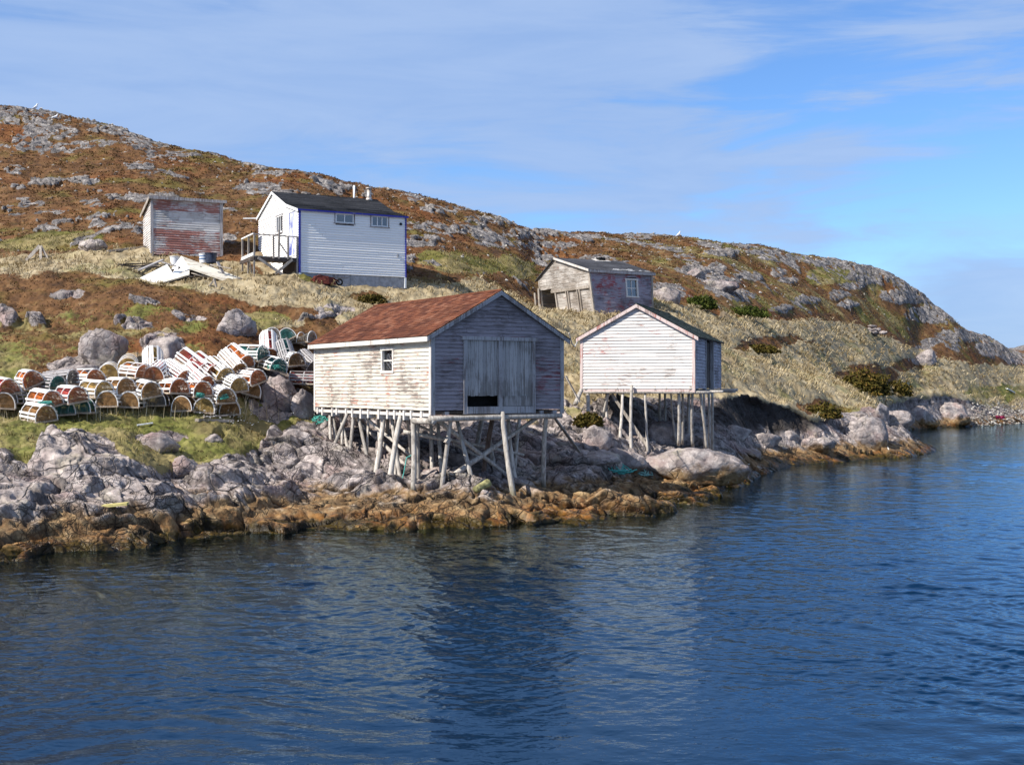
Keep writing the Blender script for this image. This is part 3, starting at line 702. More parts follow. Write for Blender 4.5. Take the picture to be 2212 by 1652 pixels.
# ---- big fishing stage
def big_stage():
    o = P(932,888,35.4); ang = R(33)
    B = Bld('fishing_stage', o, ang, 'large weathered wooden shed on crooked stilts with red shingle roof and grey double doors', 'shed')
    W, L, Hh = 4.72, 8.41, 2.30; rise = 1.33; root = B.root
    apex = W/2
    # walls
    hole = (5.28, 5.95, 1.22, 1.86)           # window in the lit side wall, s measured from the far corner
    m = B.mb(); lap(m, (0,L), (0,0), (-1,0), .02, Hh, .116, holes=[hole]); m.build('side_wall', M['cream_clap'], root)
    m = B.mb(); lap(m, (W,0), (W,L), (1,0), .02, Hh, .116); m.build('side_wall', M['grey_clap'], root)
    g = lambda z: max(0., (z-Hh)/rise*apex)
    d0, d1, dz0, dz1 = 1.17, 3.55, .03, 2.12
    m = B.mb(); lap(m, (0,0), (W,0), (0,-1), .02, Hh+rise, .116, lambda z: g(z), lambda z: W-g(z), holes=[(d0,d1,dz0,dz1)]); m.build('gable_wall', M['grey_clap'], root)
    m = B.mb(); lap(m, (W,L), (0,L), (0,1), .02, Hh+rise, .116, lambda z: g(z), lambda z: W-g(z)); m.build('gable_wall', M['grey_clap'], root)
    m = B.mb(); m.box(.02,W-.02,.02,L-.02,-.06,-.01); m.build('floor', M['dark_wood'], root)
    # corner boards
    for (x0,x1,y0,y1,mt) in ((-.035,.004,-.036,.10,'trim'),(-.036,.10,-.045,-.002,'grey_trim'),(W-.10,W+.03,-.045,-.002,'grey_trim'),(-.035,.004,L-.1,L+.03,'trim'),(W-.004,W+.035,-.03,.1,'grey_trim')):
        m = B.mb(); m.box(x0,x1,y0,y1,-.12,Hh); m.build('corner_board', M[mt], root)
    # roof
    oh, og = .20, .12; sl = rise/apex
    zt = Hh+.02
    m = B.mb()
    for sgn in (-1, 1):
        xe = apex+sgn*(apex+oh); ze = zt-oh*sl
        p = [(xe,-og,ze),(xe,L+og,ze),(apex,L+og,zt+rise),(apex,-og,zt+rise)]
        m.slab(*(p if sgn > 0 else [p[1],p[0],p[3],p[2]]), .035)
    roof = m.build('roof', M['dark_wood'], root)
    m = B.mb(); ez = zt-oh*sl
    shingle_slope(m, (-oh-.02,L+og+.02,ez), (0,-(L+2*og+.04),0), (apex+oh+.02,0,rise+oh*sl))
    shingle_slope(m, (W+oh+.02,-og-.02,ez), (0,(L+2*og+.04),0), (-(apex+oh+.02),0,rise+oh*sl))
    m.build('shingles', M['redroof'], roof)
    m = B.mb(); m.tube([(apex,-og-.02,zt+rise+.012),(apex,L*.5,zt+rise),(apex,L+og,zt+rise+.015)], .035, 6); m.build('ridge_cap', M['redroof'], roof)
    m = B.mb(); m.box(-oh-.025,-oh+.0,-og-.01,L+og,ez-.16,ez-.02); m.box(-oh,0-.03,-og,L+og,ez-.05,ez-.035); m.build('fascia', M['trim'], roof)
    for sgn in (-1,1):
        xe = apex+sgn*(apex+oh); m = B.mb()
        m.hexa([(xe,-og-.03,ez-.15),(apex,-og-.03,zt+rise-.15),(apex,-og-.003,zt+rise-.15),(xe,-og-.003,ez-.15),(xe,-og-.03,ez-.015),(apex,-og-.03,zt+rise-.015),(apex,-og-.003,zt+rise-.015),(xe,-og-.003,ez-.015)])
        m.build('rake_board', M['grey_trim'], roof)
    # window with rags hung inside
    wn = window(B, 'y', 0, L-hole[1], L-hole[0], hole[2], hole[3], 'trim', .09, 0, 1)
    m = B.mb(); y0 = L-hole[1]
    m.bar((.16,y0+.5,1.2),(.16,y0+.32,1.9),.10,.02); m.bar((.14,y0+.05,1.45),(.14,y0+.62,1.62),.05,.02); m.bar((.13,y0+.1,1.30),(.13,y0+.5,1.42),.04,.02); m.bar((.18,y0+.35,1.2),(.18,y0+.36,1.85),.07,.02)
    m.build('rag', M['white'], wn)
    # doors
    fr = B.mb(); fr.box(d0-.10,d0+.02,-.075,-.018,-.10,dz1); fr.box(d1-.02,d1+.10,-.075,-.018,-.10,dz1); fr.box(d0-.16,d1+.16,-.10,-.02,dz1,dz1+.11); fr.box(d0+.021,d1-.021,-.085,-.02,-.09,.12)
    fr.build('door_frame', M['grey_trim'], root)
    mid = (d0+d1)/2
    m = B.mb(); nb = 8; wd = (mid-.07-d0-.02)/nb
    for i in range(nb):
        x = d0+.021+i*wd; j = random.uniform(-.006,.006); m.box(x+.003,x+wd-.003,-.045+j,-.015+j,.44+random.uniform(-.01,.01),dz1-.005)
    m.build('door_leaf', M['door_wood'], root)['label'] = 'grey plank door cut short over a dark gap'
    m = B.mb()
    for i in range(nb):
        x = mid+.07+i*wd; j = random.uniform(-.006,.006); m.box(x+.003,x+wd-.003,-.045+j,-.015+j,.124,dz1-.005)
    m.box(mid+.12,d1-.10,-.075,-.052,.13,.44)
    m.build('door_leaf', M['door_wood'], root)
    m = B.mb(); m.box(mid-.068,mid+.068,-.082,-.02,.10,dz1-.004); m.build('door_post', M['grey_trim'], root)
    m = B.mb(); m.box(d0,d1,.35,.38,0,dz1); m.build('gloom_sheet', M['dark'], root)  # near-black sheet standing in for the unlit inside behind the doors
    # painted marks "174"
    m = B.mb(); s = .016; x = -.0265
    def st(y0,z0,y1,z1): m.bar((x,y0,z0),(x,y1,z1),.014,.006,(1,0,0))
    yb = .92; zb = 1.245
    for segs in ([(0,0,0,.09)], [(-.06,.088,-.115,.09),(-.112,.09,-.085,-.002)], [(-.155,.09,-.165,.035),(-.165,.035,-.23,.035),(-.215,.095,-.215,0)]):
        m = B.mb()
        for (a0,b0,a1,b1) in segs: st(yb+a0,zb+b0,yb+a1,zb+b1)
        m.build('painted_digit', M['ink'], root)
    # floor joist ends along the lit side, sill and front log beam
    m = B.mb(); m.box(-.02,.03,.1,L,-.16,-.07); m.build('sill', M['trim'], root)
    for y in np.linspace(.5, L-.25, 14):
        m = B.mb(); y = y+random.uniform(-.12,.12); m.box(-.06,.22,y-.05,y+.05,-.22-random.uniform(0,.1),-.005); m.build('joist_end', M['trim'], root)
    log_mb((-.14,-.12,-.23),(W-.12,-.12,-.19),.09,.075,.004).build('beam', M['log'], root, True)
    log_mb((-.06,1.0,-.3),(-.02,-.2,-.30),.10,.09,.004).build('beam', M['log'], root, True)
    log_mb((W-.2,L,-.2),(W-.2,.2,-.2),.1,.1,.004).build('beam', M['log'], root, True)
    for x in (.5,2.3,3.9,4.4):
        m = B.mb(); m.box(x-.07,x+.07,-.05,.5,-.12,-.02); m.build('joist_end', M['grey_trim'], root)
    z1 = lambda p: (672.5+.15*p[0], 867.1+.15*p[1]); z2 = lambda p: (929+.15*p[0], 867.1+.15*p[1])
    side = [((272,120),(287,570),.2,.065),((300,90),(362,690),.3,.085),((390,95),(545,740),.45,.075),((562,85),(232,890),.12,.075),((625,70),(525,1030),.15,.075),((663,140),(862,1010),.22,.075),
            ((440,120),(420,820),.5,.055),((830,140),(800,960),.6,.055),((960,150),(1005,1020),.8,.06),((1235,150),(1212,1080),.7,.06),
            ((1050,150),(925,1040),.2,.10),((1150,140),(1282,1110),.45,.085),((1312,80),(1110,1265),.12,.10),((1375,170),(1425,720),.9,.06),((1452,60),(1467,1210),.12,.10),((1525,160),(1545,1100),.5,.07)]
    for a,b,x,r in side: B.post(z1(a), z1(b), x=x, r=r, r2=r*.9)
    for a,b,y,r,mt in [((300,225),(172,1200),.12,.085,'log'),((375,225),(625,1210),.9,.085,'log'),((1040,150),(1232,1495),-.14,.105,'log'),((1670,205),(1645,1180),.15,.095,'log'),
                    ((900,220),(738,1222),1.6,.10,'darklog'),((850,480),(945,1180),1.9,.075,'log'),((1290,220),(1218,1000),3.2,.085,'log'),((760,230),(690,590),5.2,.11,'log'),((1130,230),(1240,1130),1.2,.07,'log')]:
        B.post(z2(a), z2(b), y=y, r=r, mat=mt)
    for a,b,y in [((1722,230),(1742,950),3.2),((1810,230),(1872,1040),2.6),((1105,150),(1100,640),5.5)]:
        B.post(z1(a), z1(b), y=y, r=.08)
    def brace(a, b, ya, yb, r, f, mat='log'):
        p, _ = B.on(*f(a), y=ya); q_, _ = B.on(*f(b), y=yb); log_mb(p, q_, r, r*.8, .01).build('brace', M[mat], root, True)
    brace((90,245),(1145,1090),.5,1.2,.075,z2); brace((270,1105),(1545,225),1.0,.8,.085,z2); brace((-60,480),(1350,770),2.4,2.2,.055,z2)
    brace((640,110),(1430,780),5.5,3.2,.06,z1); brace((735,330),(1400,960),6.0,3.6,.075,z1); brace((1325,435),(1905,545),2.2,1.6,.065,z1); brace((1530,345),(1790,450),3.4,3.2,.05,z1); brace((330,600),(760,830),3.0,2.8,.05,z2)
    m = B.mb(); p,_ = B.on(*z2((215,565)), y=-.02); m.bar(p+Vector((-.02,-.1,-.07)), p+Vector((.09,-.1,.09)), .14, .12); m.build('chock', M['bare'], root)
    return B
BIG = big_stage()

# ---- small shed on stilts
def small_stage():
    B = Bld('stilt_shed', P(1500,841,47)-Vector((math.cos(R(-18)),math.sin(R(-18)),0))*4.57, R(-18), 'small white clapboard shed on stilts with green roof and pinkish gable trim', 'shed')
    root = B.root; W, L, Hh, rise = 4.57, 7.03, 2.12, 1.24; ap = W/2
    g = lambda z: max(0., (z-Hh)/rise*ap)
    ex = .128
    m = B.mb(); lap(m,(0,0),(W,0),(0,-1),.03,Hh+rise,ex,lambda z:g(z),lambda z:W-g(z)); m.build('gable_wall', M['white_clap'], root)
    m = B.mb(); lap(m,(W,L),(0,L),(0,1),.03,Hh+rise,ex,lambda z:g(z),lambda z:W-g(z)); m.build('gable_wall', M['white_clap'], root)
    m = B.mb(); lap(m,(0,L),(0,0),(-1,0),.03,Hh,ex); m.build('side_wall', M['white_clap'], root)
    m = B.mb(); lap(m,(W,0),(W,L),(1,0),.03,Hh,ex,holes=[(2.75,4.4,.05,1.98)]); m.build('side_wall', M['side_clap'], root)
    m = B.mb(); m.box(.02,W-.02,.02,L-.02,-.08,.0); m.build('floor', M['dark_wood'], root)
    m = B.mb()
    for i in range(9):
        y = 2.76+i*.182; m.box(W-.10,W-.06,y+.004,y+.176,.05,1.97)
    m.build('door', M['dark_wood'], root)
    m = B.mb(); m.box(W-.1,W+.05,2.62,2.75,-.1,2.05); m.box(W-.1,W+.09,4.4,4.53,-.1,2.05); m.box(W-.1,W+.06,2.6,4.55,2.05,2.12); m.build('door_frame', M['grey_trim'], root)
    for (x0,x1,y0,y1,mt) in ((-.03,.08,-.045,-.002,'pink_trim'),(W-.08,W+.03,-.045,-.002,'pink_trim'),(W+.002,W+.04,-.04,.08,'grey_trim'),(W+.002,W+.04,L-.08,L+.03,'grey_trim')):
        m = B.mb(); m.box(x0,x1,y0,y1,-.12,Hh); m.build('corner_board', M[mt], root)
    oh, og, sl = .17, .12, rise/ap; zt = Hh+.02; ez = zt-oh*sl
    m = B.mb()
    for sgn in (-1,1):
        xe = ap+sgn*(ap+oh); p = [(xe,-og,ez),(xe,L+og,ez),(ap,L+og,zt+rise),(ap,-og,zt+rise)]
        m.slab(*(p if sgn > 0 else [p[1],p[0],p[3],p[2]]), .035)
    roof = m.build('roof', M['dark_wood'], root)
    m = B.mb(); shingle_slope(m,(-oh-.02,L+og,ez),(0,-(L+2*og),0),(ap+oh+.02,0,rise+oh*sl),.16,.35); shingle_slope(m,(W+oh+.02,-og,ez),(0,L+2*og,0),(-(ap+oh+.02),0,rise+oh*sl),.16,.35)
    m.build('shingles', M['greenroof'], roof)
    m = B.mb(); m.tube([(ap,-og-.02,zt+rise+.01),(ap,L+og,zt+rise+.01)], .035, 6); m.build('ridge_cap', M['greenroof'], roof)
    for sgn in (-1,1):
        xe = ap+sgn*(ap+oh); m = B.mb()
        m.hexa([(xe,-og-.03,ez-.15),(ap,-og-.03,zt+rise-.15),(ap,-og-.003,zt+rise-.15),(xe,-og-.003,ez-.15),(xe,-og-.03,ez-.01),(ap,-og-.03,zt+rise-.01),(ap,-og-.003,zt+rise-.01),(xe,-og-.003,ez-.01)])
        m.build('rake_board', M['pink_trim'], roof)
    z3 = lambda p: (1238.7+.152*p[0], 796.3+.152*p[1])
    # round joist ends and beams
    for xx, r in ((175,.09),(475,.05),(615,.055),(890,.06),(1160,.06),(1320,.05),(1660,.075)):
        p,_ = B.on(*z3((xx,275)), y=-.03); log_mb(p, p+Vector((0,1.6,0)), r, r, .002, rings=4).build('joist_end', M['log'], root, True)
    p,_ = B.on(*z3((150,330)), y=.05); q,_ = B.on(*z3((1960,338)), y=.05); log_mb(p,q,.07,.06,.003).build('beam', M['log'], root, True)
    p,_ = B.on(*z3((1990,330)), y=.7); log_mb((W-.4,.7,p.z),(W+1.05,.5,p.z+.02),.06,.05,.004).build('beam', M['log'], root, True)
    log_mb((W-.4,4.0,-.06),(W+1.2,3.6,-.03),.07,.06,.004).build('beam', M['log'], root, True)
    log_mb((W-.4,5.2,-.06),(W+.9,5.3,-.1),.06,.06,.004).build('beam', M['log'], root, True)
    m = B.mb(); m.box(-.01,W,-.018,.05,-.09,.03); m.build('sill', M['pink_trim'], root)
    for a,b,y,r in [((205,330),(205,625),.12,.10),((497,340),(420,690),.15,.08),((468,345),(462,775),1.0,.06),((700,340),(655,1055),.12,.08),((828,235),(823,1125),-.14,.08),((1020,345),(1057,1150),.1,.065),
        ((1225,345),(1230,700),3.0,.07),((1385,345),(1452,980),1.8,.05),((1495,345),(1495,990),.3,.085),((1548,345),(1548,980),.6,.065),((1690,345),(1695,1005),.35,.075),((1800,335),(1890,1070),.3,.08),
        ((1920,345),(1930,1085),.9,.075),((1972,345),(1982,1100),1.6,.075),((1855,345),(1862,1060),1.2,.06),((1640,345),(1640,985),3.5,.08),((1300,345),(1305,800),4.2,.07)]:
        B.post(z3(a), z3(b), y=y, r=r)
    m = B.mb(); p,_ = B.on(*z3((545,360)), y=.3); q,_ = B.on(*z3((1045,1100)), y=.25); m.bar(p,q,.03,.12); m.build('brace', M['bare'], root)
    return B
SMALL = small_stage()

# ---- white house
def white_house():
    B = Bld('white_house', P(646,588,57), R(28), 'white sided house with black roof, blue corner trim and concrete footing on the slope', 'house')
    root = B.root; W, D, Hh = 5.45, 6.66, 3.02; K1, A1, E1, Z1 = 1.71, 4.10, .42, 1.355
    ez = Hh; prf = [(0,Hh-.02),(K1,Hh+.41),(A1,Hh+Z1),(D,Hh+E1)]       # gable profile along depth
    def top(y): return np.interp(y, [p[0] for p in prf], [p[1] for p in prf])
    def smin(z):  # measured from the back corner (s=0 at y=D) to front
        if z <= Hh+E1: return 0.
        return D-np.interp(z, [Hh+E1, Hh+Z1], [D, A1])
    def smax(z):
        if z <= Hh-.02: return D
        return D-np.interp(z, [Hh-.02,Hh+.41,Hh+Z1], [0,K1,A1])
    wy0, wy1, wz0, wz1 = 2.51, 3.49, 2.20, 3.05
    dy0, dy1, dz0, dz1 = .50, 1.45, .90, 2.98
    w1 = (1.80,2.73,2.46,2.91); w2 = (3.64,4.51,2.40,2.92)
    m = B.mb(); lap(m,(0,0),(W,0),(0,-1),.0,Hh-.03,.118,holes=[w1,w2],out=.05,jog=.0012); m.build('front_wall', M['siding'], root)
    m = B.mb(); lap(m,(0,D),(0,0),(-1,0),.0,Hh+Z1,.118,smin,smax,holes=[(D-wy1,D-wy0,wz0,wz1),(D-dy1,D-dy0,dz0,dz1)],out=.05,jog=.0012); m.build('gable_wall', M['siding'], root)
    m = B.mb(); lap(m,(W,0),(W,D),(1,0),.0,Hh+Z1,.118,lambda z:D-smax(z),lambda z:D-smin(z),out=.05,jog=.0012); m.build('gable_wall', M['siding'], root)
    m = B.mb(); lap(m,(W,D),(0,D),(0,1),.0,Hh+E1,.118); m.build('back_wall', M['siding'], root)
    m = B.mb(); m.box(.03,W-.03,.03,D-.03,-.6,-.005); m.box(.03,1.2,.0,.03,-.6,-.01); m.box(2.6,4.1,.0,.03,-.6,-.01); m.build('foundation', M['concrete'], root)
    m = B.mb(); m.box(1.7,2.5,-.015,.03,-.16,-.03); m.build('vent_board', M['grey_trim'], root)
    # trim
    for (x0,x1,y0,y1) in ((-.025,.06,-.075,-.003),(W-.03,W+.025,-.075,-.003),(-.03,.0,D-.05,D+.02)):
        m = B.mb(); m.box(x0,x1,y0,y1,-.02 if y0<0 else .0,Hh-.04); m.build('corner_board', M['blue'], root)
    m = B.mb(); m.box(-.026,.09,-.07,.1,-.42,-.03); m.box(W-.07,W+.02,-.07,.1,-.55,-.03); m.build('corner_post', M['white'], root)
    # roof
    n_ = B.mb(); og = .10
    segs = [((-.14,Hh-.04),(K1,Hh+.425)),((K1,Hh+.425),(A1,Hh+Z1+.02)),((D+.16,Hh+.36),(A1,Hh+Z1+.02))]
    for (ya,za),(yb,zb) in segs:
        if ya < yb: n_.slab((-og,ya,za),(W+og,ya,za),(W+og,yb,zb),(-og,yb,zb),.05)
        else: n_.slab((W+og,ya,za),(-og,ya,za),(-og,yb,zb),(W+og,yb,zb),.05)
    roof = n_.build('roof', M['blackroof'], root)
    m = B.mb()
    for (ya,za),(yb,zb) in segs[:2]:
        shingle_slope(m,(-og-.01,ya,za+.002),(W+2*og+.02,0,0),(0,yb-ya,zb-za),.17,1.0,.012)
    m.build('shingles', M['blackroof'], roof)
    m = B.mb(); m.box(-og,W+og,-.165,-.143,Hh-.115,Hh-.04); m.build('fascia', M['blue'], roof)
    for (ya,za),(yb,zb) in segs:
        m = B.mb(); x0,x1 = -og-.022,-og-.002
        m.hexa([(x0,ya,za-.13),(x1,ya,za-.13),(x1,yb,zb-.13),(x0,yb,zb-.13),(x0,ya,za+.005),(x1,ya,za+.005),(x1,yb,zb+.005),(x0,yb,zb+.005)]); m.build('rake_board', M['white'], roof)
    # chimneys
    px_, _ = B.on(797,425, y=3.9)
    m = B.mb(); m.tube([(px_.x,3.9,Hh+.1+.9),(px_.x,3.9,Hh+.1+1.72)],[.13,.11],10); m.tube([(px_.x,3.9,Hh+.1+1.15),(px_.x,3.9,Hh+.1+1.3)],[.2,.14],10); m.tube([(px_.x,3.9,Hh+.1+1.72),(px_.x,3.9,Hh+.1+1.78),(px_.x,3.9,Hh+.1+1.84)],[.11,.17,.17],10); m.build('chimney', M['tin'], roof, True)
    px_, _ = B.on(765,420, y=4.4)
    m = B.mb(); m.tube([(px_.x,4.4,Hh+.1+.6),(px_.x,4.4,Hh+.1+1.98)],.055,8); m.build('vent_pipe', M['white'], roof, True)
    for ax, c0, q, n in (('x',0,w1,1),('x',0,w2,2),('y',0,(wy0,wy1,wz0,wz1),2)):
        a0,a1,b0,b1 = q; wo = window(B,ax,c0,a0+.06,a1-.06,b0+.05,b1-.05,'white',.06,n,0,.0)
        m = B.mb(); frame_mesh(m,ax,c0,a0-.01,a1+.01,b0-.01,b1+.01,.045,.05,.06); m.build('casing', M['grey_trim'], wo)
    # door on the gable
    m = B.mb(); k = 6
    for i in range(k):
        y = dy0+(dy1-dy0)*i/k; m.box(-.01,.03,y+.004,y+(dy1-dy0)/k-.004,dz0,dz1)
    dr = m.build('door', M['bluedoor'], root)
    m = B.mb(); m.tube([(-.04,dy0+.08,1.65),(-.09,dy0+.08,1.65),(-.09,dy0+.08,1.74)],.02,6); m.build('handle', M['tin'], dr)
    m = B.mb(); frame_mesh(m,'y',0,dy0,dy1,dz0,dz1,.06,.05,.03); m.build('door_frame', M['white'], root)
    m = B.mb(); m.tube([(5.18,-.07,2.60),(5.18,0,2.60)],.07,10); m.build('vent', M['rubber'], root)
    m = B.mb(); m.box(4.98,5.06,-.08,-.01,.98,1.12); m.build('socket_box', M['concrete'], root)
    m = B.mb(); m.bar((0,D+.05,Hh+.36),(-.75,D+.35,Hh+.34),.05,.05); m.build('eave_pole', M['white'], root)
    m = B.mb(); m.box(.05,W-.05,.6,.63,.3,Hh-.1); m.box(.6,.63,.6,4,.3,Hh-.1); m.build('gloom_sheet', M['dark'], root)  # black sheets behind the windows, in place of real indoor shade
    # ---- porch deck, a thing of its own
    zd = .68
    K = Bld('porch_deck', B.o, R(28), 'grey wooden porch deck with railings and cross braces beside the white house', 'deck')
    r2 = K.root
    m = K.mb()
    for i in range(15):
        y = .02+i*.15; m.box(-2.19,-.04,y,y+.14,zd-.05+random.uniform(-.008,.008),zd)
    m.build('deck_boards', M['bare'], r2)
    m = K.mb(); m.box(-2.19,-.06,-.03,.015,zd-.22,zd-.052); m.box(-2.23,-2.19,0,2.25,zd-.22,zd-.05); m.build('deck_joist', M['dark_wood'], r2)
    m = K.mb(); m.box(-.12,-.075,.0,2.2,-.5,zd-.06); m.build('shade_skirt', M['dark_wood'], r2)  # dark skirt, its colour also standing in for the deck's shadow
    for (x,y,t) in ((-2.17,.02,1.0),(-2.17,1.0,1.0),(-2.17,1.95,.95),(-.1,.0,1.0),(-1.25,-.05,.95),(-.55,-.05,1.0),(-1.0,-.05,1.25)):
        m = K.mb(); z0 = gz(*K.wld((x,y,0))[:2])-K.o.z-.15
        lowp = z0 if (x,y) in ((-2.17,.02),(-2.17,1.0),(-2.17,1.95),(-.1,.0)) else zd-.1
        m.bar((x,y,lowp),(x+random.uniform(-.03,.03),y,zd+t),.075,.075); m.build('post', M['bare'], r2)
    m = K.mb(); m.bar((-2.21,0,zd+1.0),(-.05,-.02,zd+.98),.06,.05); m.build('rail', M['bare'], r2)
    m = K.mb(); m.bar((-2.19,0,zd+1.02),(-2.19,2.0,zd+.98),.08,.05); m.build('rail', M['white'], r2)
    m = K.mb(); m.bar((-2.19,.0,zd+.08),(-2.19,2.05,zd+.02),.05,.14); m.build('rail', M['white'], r2)
    m = K.mb(); m.bar((-2.0,-.06,zd-.1),(-.75,-.06,-.2),.12,.04,(0,1,0)); m.build('brace', M['bare'], r2)
    m = K.mb(); m.bar((-.35,-.07,zd-.1),(-1.2,-.1,-.15),.12,.04,(0,1,0)); m.build('brace', M['bare'], r2)
    m = K.mb(); m.bar((-.95,-.06,zd+.62),(-.5,-.06,zd+.02),.05,.03,(0,1,0)); m.build('brace', M['bare'], r2)
    m = K.mb(); m.bar((-2.2,.3,-.1),(-2.4,.0,.5),.06,.04); m.build('brace', M['bare'], r2)
    return B
HOUSE = white_house()

# ---- striped shed
def striped_shed():
    B = Bld('striped_shed', P(327,549,60), R(24), 'flat roofed shed with faded red and grey striped boards standing on the hillside', 'shed')
    root = B.root; W, D, Hh, Hb = 3.47, 3.0, 2.82, 2.35
    m = B.mb(); lap(m,(0,0),(W,0),(0,-1),.0,Hh,.118); m.build('front_wall', M['stripe_clap'], root)
    m = B.mb(); lap(m,(0,D),(0,0),(-1,0),.0,Hh,.118,lambda z: 0 if z<=Hb else D*(z-Hb)/(Hh-Hb)); m.build('side_wall', M['white_clap'], root)
    m = B.mb(); lap(m,(W,0),(W,D),(1,0),.0,Hh,.118,None,lambda z: D if z<=Hb else D-D*(z-Hb)/(Hh-Hb)); m.build('side_wall', M['old_clap'], root)
    m = B.mb(); lap(m,(W,D),(0,D),(0,1),.0,Hb,.118); m.build('back_wall', M['old_clap'], root)
    for (x0,x1,y0,y1) in ((-.03,.09,-.05,-.003),(W-.1,W+.05,-.05,-.003),(-.04,.0,-.04,.10)):
        m = B.mb(); m.box(x0,x1,y0,y1,-.1,Hh); m.build('corner_board', M['grey_trim'], root)
    m = B.mb(); m.slab((-.12,-.18,Hh+.05),(W+.2,-.18,Hh+.05),(W+.2,D+.2,Hb+.03),(-.12,D+.2,Hb+.03),.06); rf = m.build('roof', M['greyroof'], root)
    m = B.mb(); m.box(-.14,W+.22,-.21,-.185,Hh-.09,Hh+.06); m.build('fascia', M['grey_trim'], rf)
    m = B.mb(); m.hexa([(-.16,-.2,Hh-.12),(-.125,-.2,Hh-.12),(-.125,D+.2,Hb-.14),(-.16,D+.2,Hb-.14),(-.16,-.2,Hh+.05),(-.125,-.2,Hh+.05),(-.125,D+.2,Hb+.04),(-.16,D+.2,Hb+.04)]); m.build('rake_board', M['bare'], rf)
    for x in (.15,1.2,2.3,W-.15):
        m = B.mb(); m.box(x-.12,x+.12,.05,.4,-.7,-.01); m.box(x-.12,x+.12,D-.4,D-.1,-.9,-.01); m.build('footing', M['dark_wood'], root)
striped_shed()

# ---- leaning old shed
def old_shed():
    L0, Hh, D = 4.05, 2.36, 5.15; sh = .33
    def dfm(p):
        k = max(0, 1-p[0]/L0); return (p[0]-sh*(p[2]/Hh)*(.25+.75*k), p[1]+.03*p[2]*k, p[2]-.05*k*(p[1]/D))
    B = Bld('old_shed', P(1284,676,66), R(31.3), 'leaning silver grey shed with an open doorway and a blue curtained window on the hillside', 'shed', dfm)
    root = B.root; apx = 3.07; rise = .92
    g0 = lambda z: 0 if z <= Hh-.1 else np.interp(z,[Hh-.1,Hh+rise],[0,D-apx])
    g1 = lambda z: D if z <= Hh else D-np.interp(z,[Hh,Hh+rise],[0,apx])
    wn = (2.35,3.0,1.02,1.92)
    m = B.mb(); lap(m,(0,0),(L0,0),(0,-1),-.3,Hh,.215,holes=[wn],out=.012); m.build('front_wall', M['old_blue'], root)
    m = B.mb(); lap(m,(L0,0),(L0,D),(1,0),-.3,Hh+rise,.2,lambda z:D-g1(z),lambda z:D-g0(z)); m.build('gable_wall', M['old_clap'], root)
    m = B.mb(); lap(m,(L0,D),(0,D),(0,1),-.3,Hh-.1,.2); m.build('back_wall', M['old_clap'], root)
    m = B.mb(); lap(m,(0,D),(0,0),(-1,0),1.42,Hh+rise,.2,g0,g1,holes=[(.0,1.2,1.3,1.62)],out=.016); m.build('gable_wall', M['old_clap'], root)
    m = B.mb(); lap(m,(.07,D-1.55),(.07,0),(-1,0),-.3,1.44,.17,out=.014); m.build('gable_wall', M['old_clap'], root)
    for y,w in ((0.04,.16),(1.15,.10),(1.36,.09),(2.28,.09),(2.48,.08),(3.55,.11),(D-.05,.14)):
        m = B.mb(); m.box(-.03,.06,y-w/2,y+w/2,-.35,1.45 if .3<y<4.5 else Hh); m.build('stud', M['bare'], root)
    m = B.mb(); m.box(-.045,-.018,.15,D-1.2,1.38,1.52); m.build('rail', M['bare'], root)
    m = B.mb(); m.box(L0-.08,L0+.03,-.04,-.002,-.35,Hh); m.box(-.035,.05,-.05,-.002,-.35,Hh); m.build('corner_board', M['bare'], root)
    for (a,b) in (((-.25,D+.05,-.3),(-.1,D-.05,1.75)),((-.32,D+.3,-.3),(-.2,D+.25,1.5)),((-.4,D-.45,-.3),(-.32,D-.3,.8)),((-.35,D+.1,.6),(-.3,D-.3,.55))):
        m = B.mb(); m.bar(a,b,.16,.04); m.build('loose_board', M['bare'], root)
    m = B.mb(); og = .12
    m.slab((-og,-.16,Hh-.0),(L0+og,-.16,Hh-.0),(L0+og,apx-.0,Hh+rise+.04),(-og,apx,Hh+rise+.04),.04)
    m.slab((L0+og,D+.2,Hh-.16),(-og,D+.2,Hh-.16),(-og,apx,Hh+rise+.04),(L0+og,apx,Hh+rise+.04),.04)
    rf = m.build('roof', M['greyroof'], root)
    m = B.mb(); shingle_slope(m,(-og-.01,-.17,Hh+.004),(L0+2*og+.02,0,0),(0,apx+.17,rise+.04),.42,4.6,.01); m.build('roof_felt', M['greyroof'], rf)
    m = B.mb()
    for i in range(14):
        x = random.uniform(1.3,3.8); y = random.uniform(.05,.55); z = Hh+.012+(y+.16)*.297; w = random.uniform(.12,.5)
        m.slab((x,y-.03,z-.004),(x+w,y-.03,z-.004),(x+w*.9,y+.03,z+.012),(x+.05,y+.04,z+.016),.006)
    m.build('torn_felt_edge', M['white'], rf)
    m = B.mb(); m.bar((-og-.02,-.18,Hh-.05),(-og-.02,apx,Hh+rise-.01),.03,.12); m.build('rake_board', M['trim'], rf)
    m = B.mb(); m.box(-og,L0+og,-.19,-.165,Hh-.14,Hh+.0); m.build('fascia', M['grey_trim'], rf)
    m = B.mb(); m.box(2.55,2.95,apx-.35,apx-.05,Hh+rise-.15,Hh+rise+.16); m.build('chimney_stub', M['dark'], rf)
    m = B.mb(); m.slab((2.25,apx-.5,Hh+rise-.06),(3.2,apx-.5,Hh+rise-.06),(3.15,apx+.05,Hh+rise+.10),(2.3,apx+.05,Hh+rise+.10),.02); m.build('roof_patch', M['trim'], rf)
    w = window(B,'x',0,*wn,'trim',.085,1,1)
    m = B.mb()
    for i in range(10): m.box(wn[0]+.065*i,wn[0]+.065*i+.055,.09+.02*(i%2),.10+.02*(i%2),wn[2],wn[3]-.28)
    m.build('curtain', M['curtain'], w)
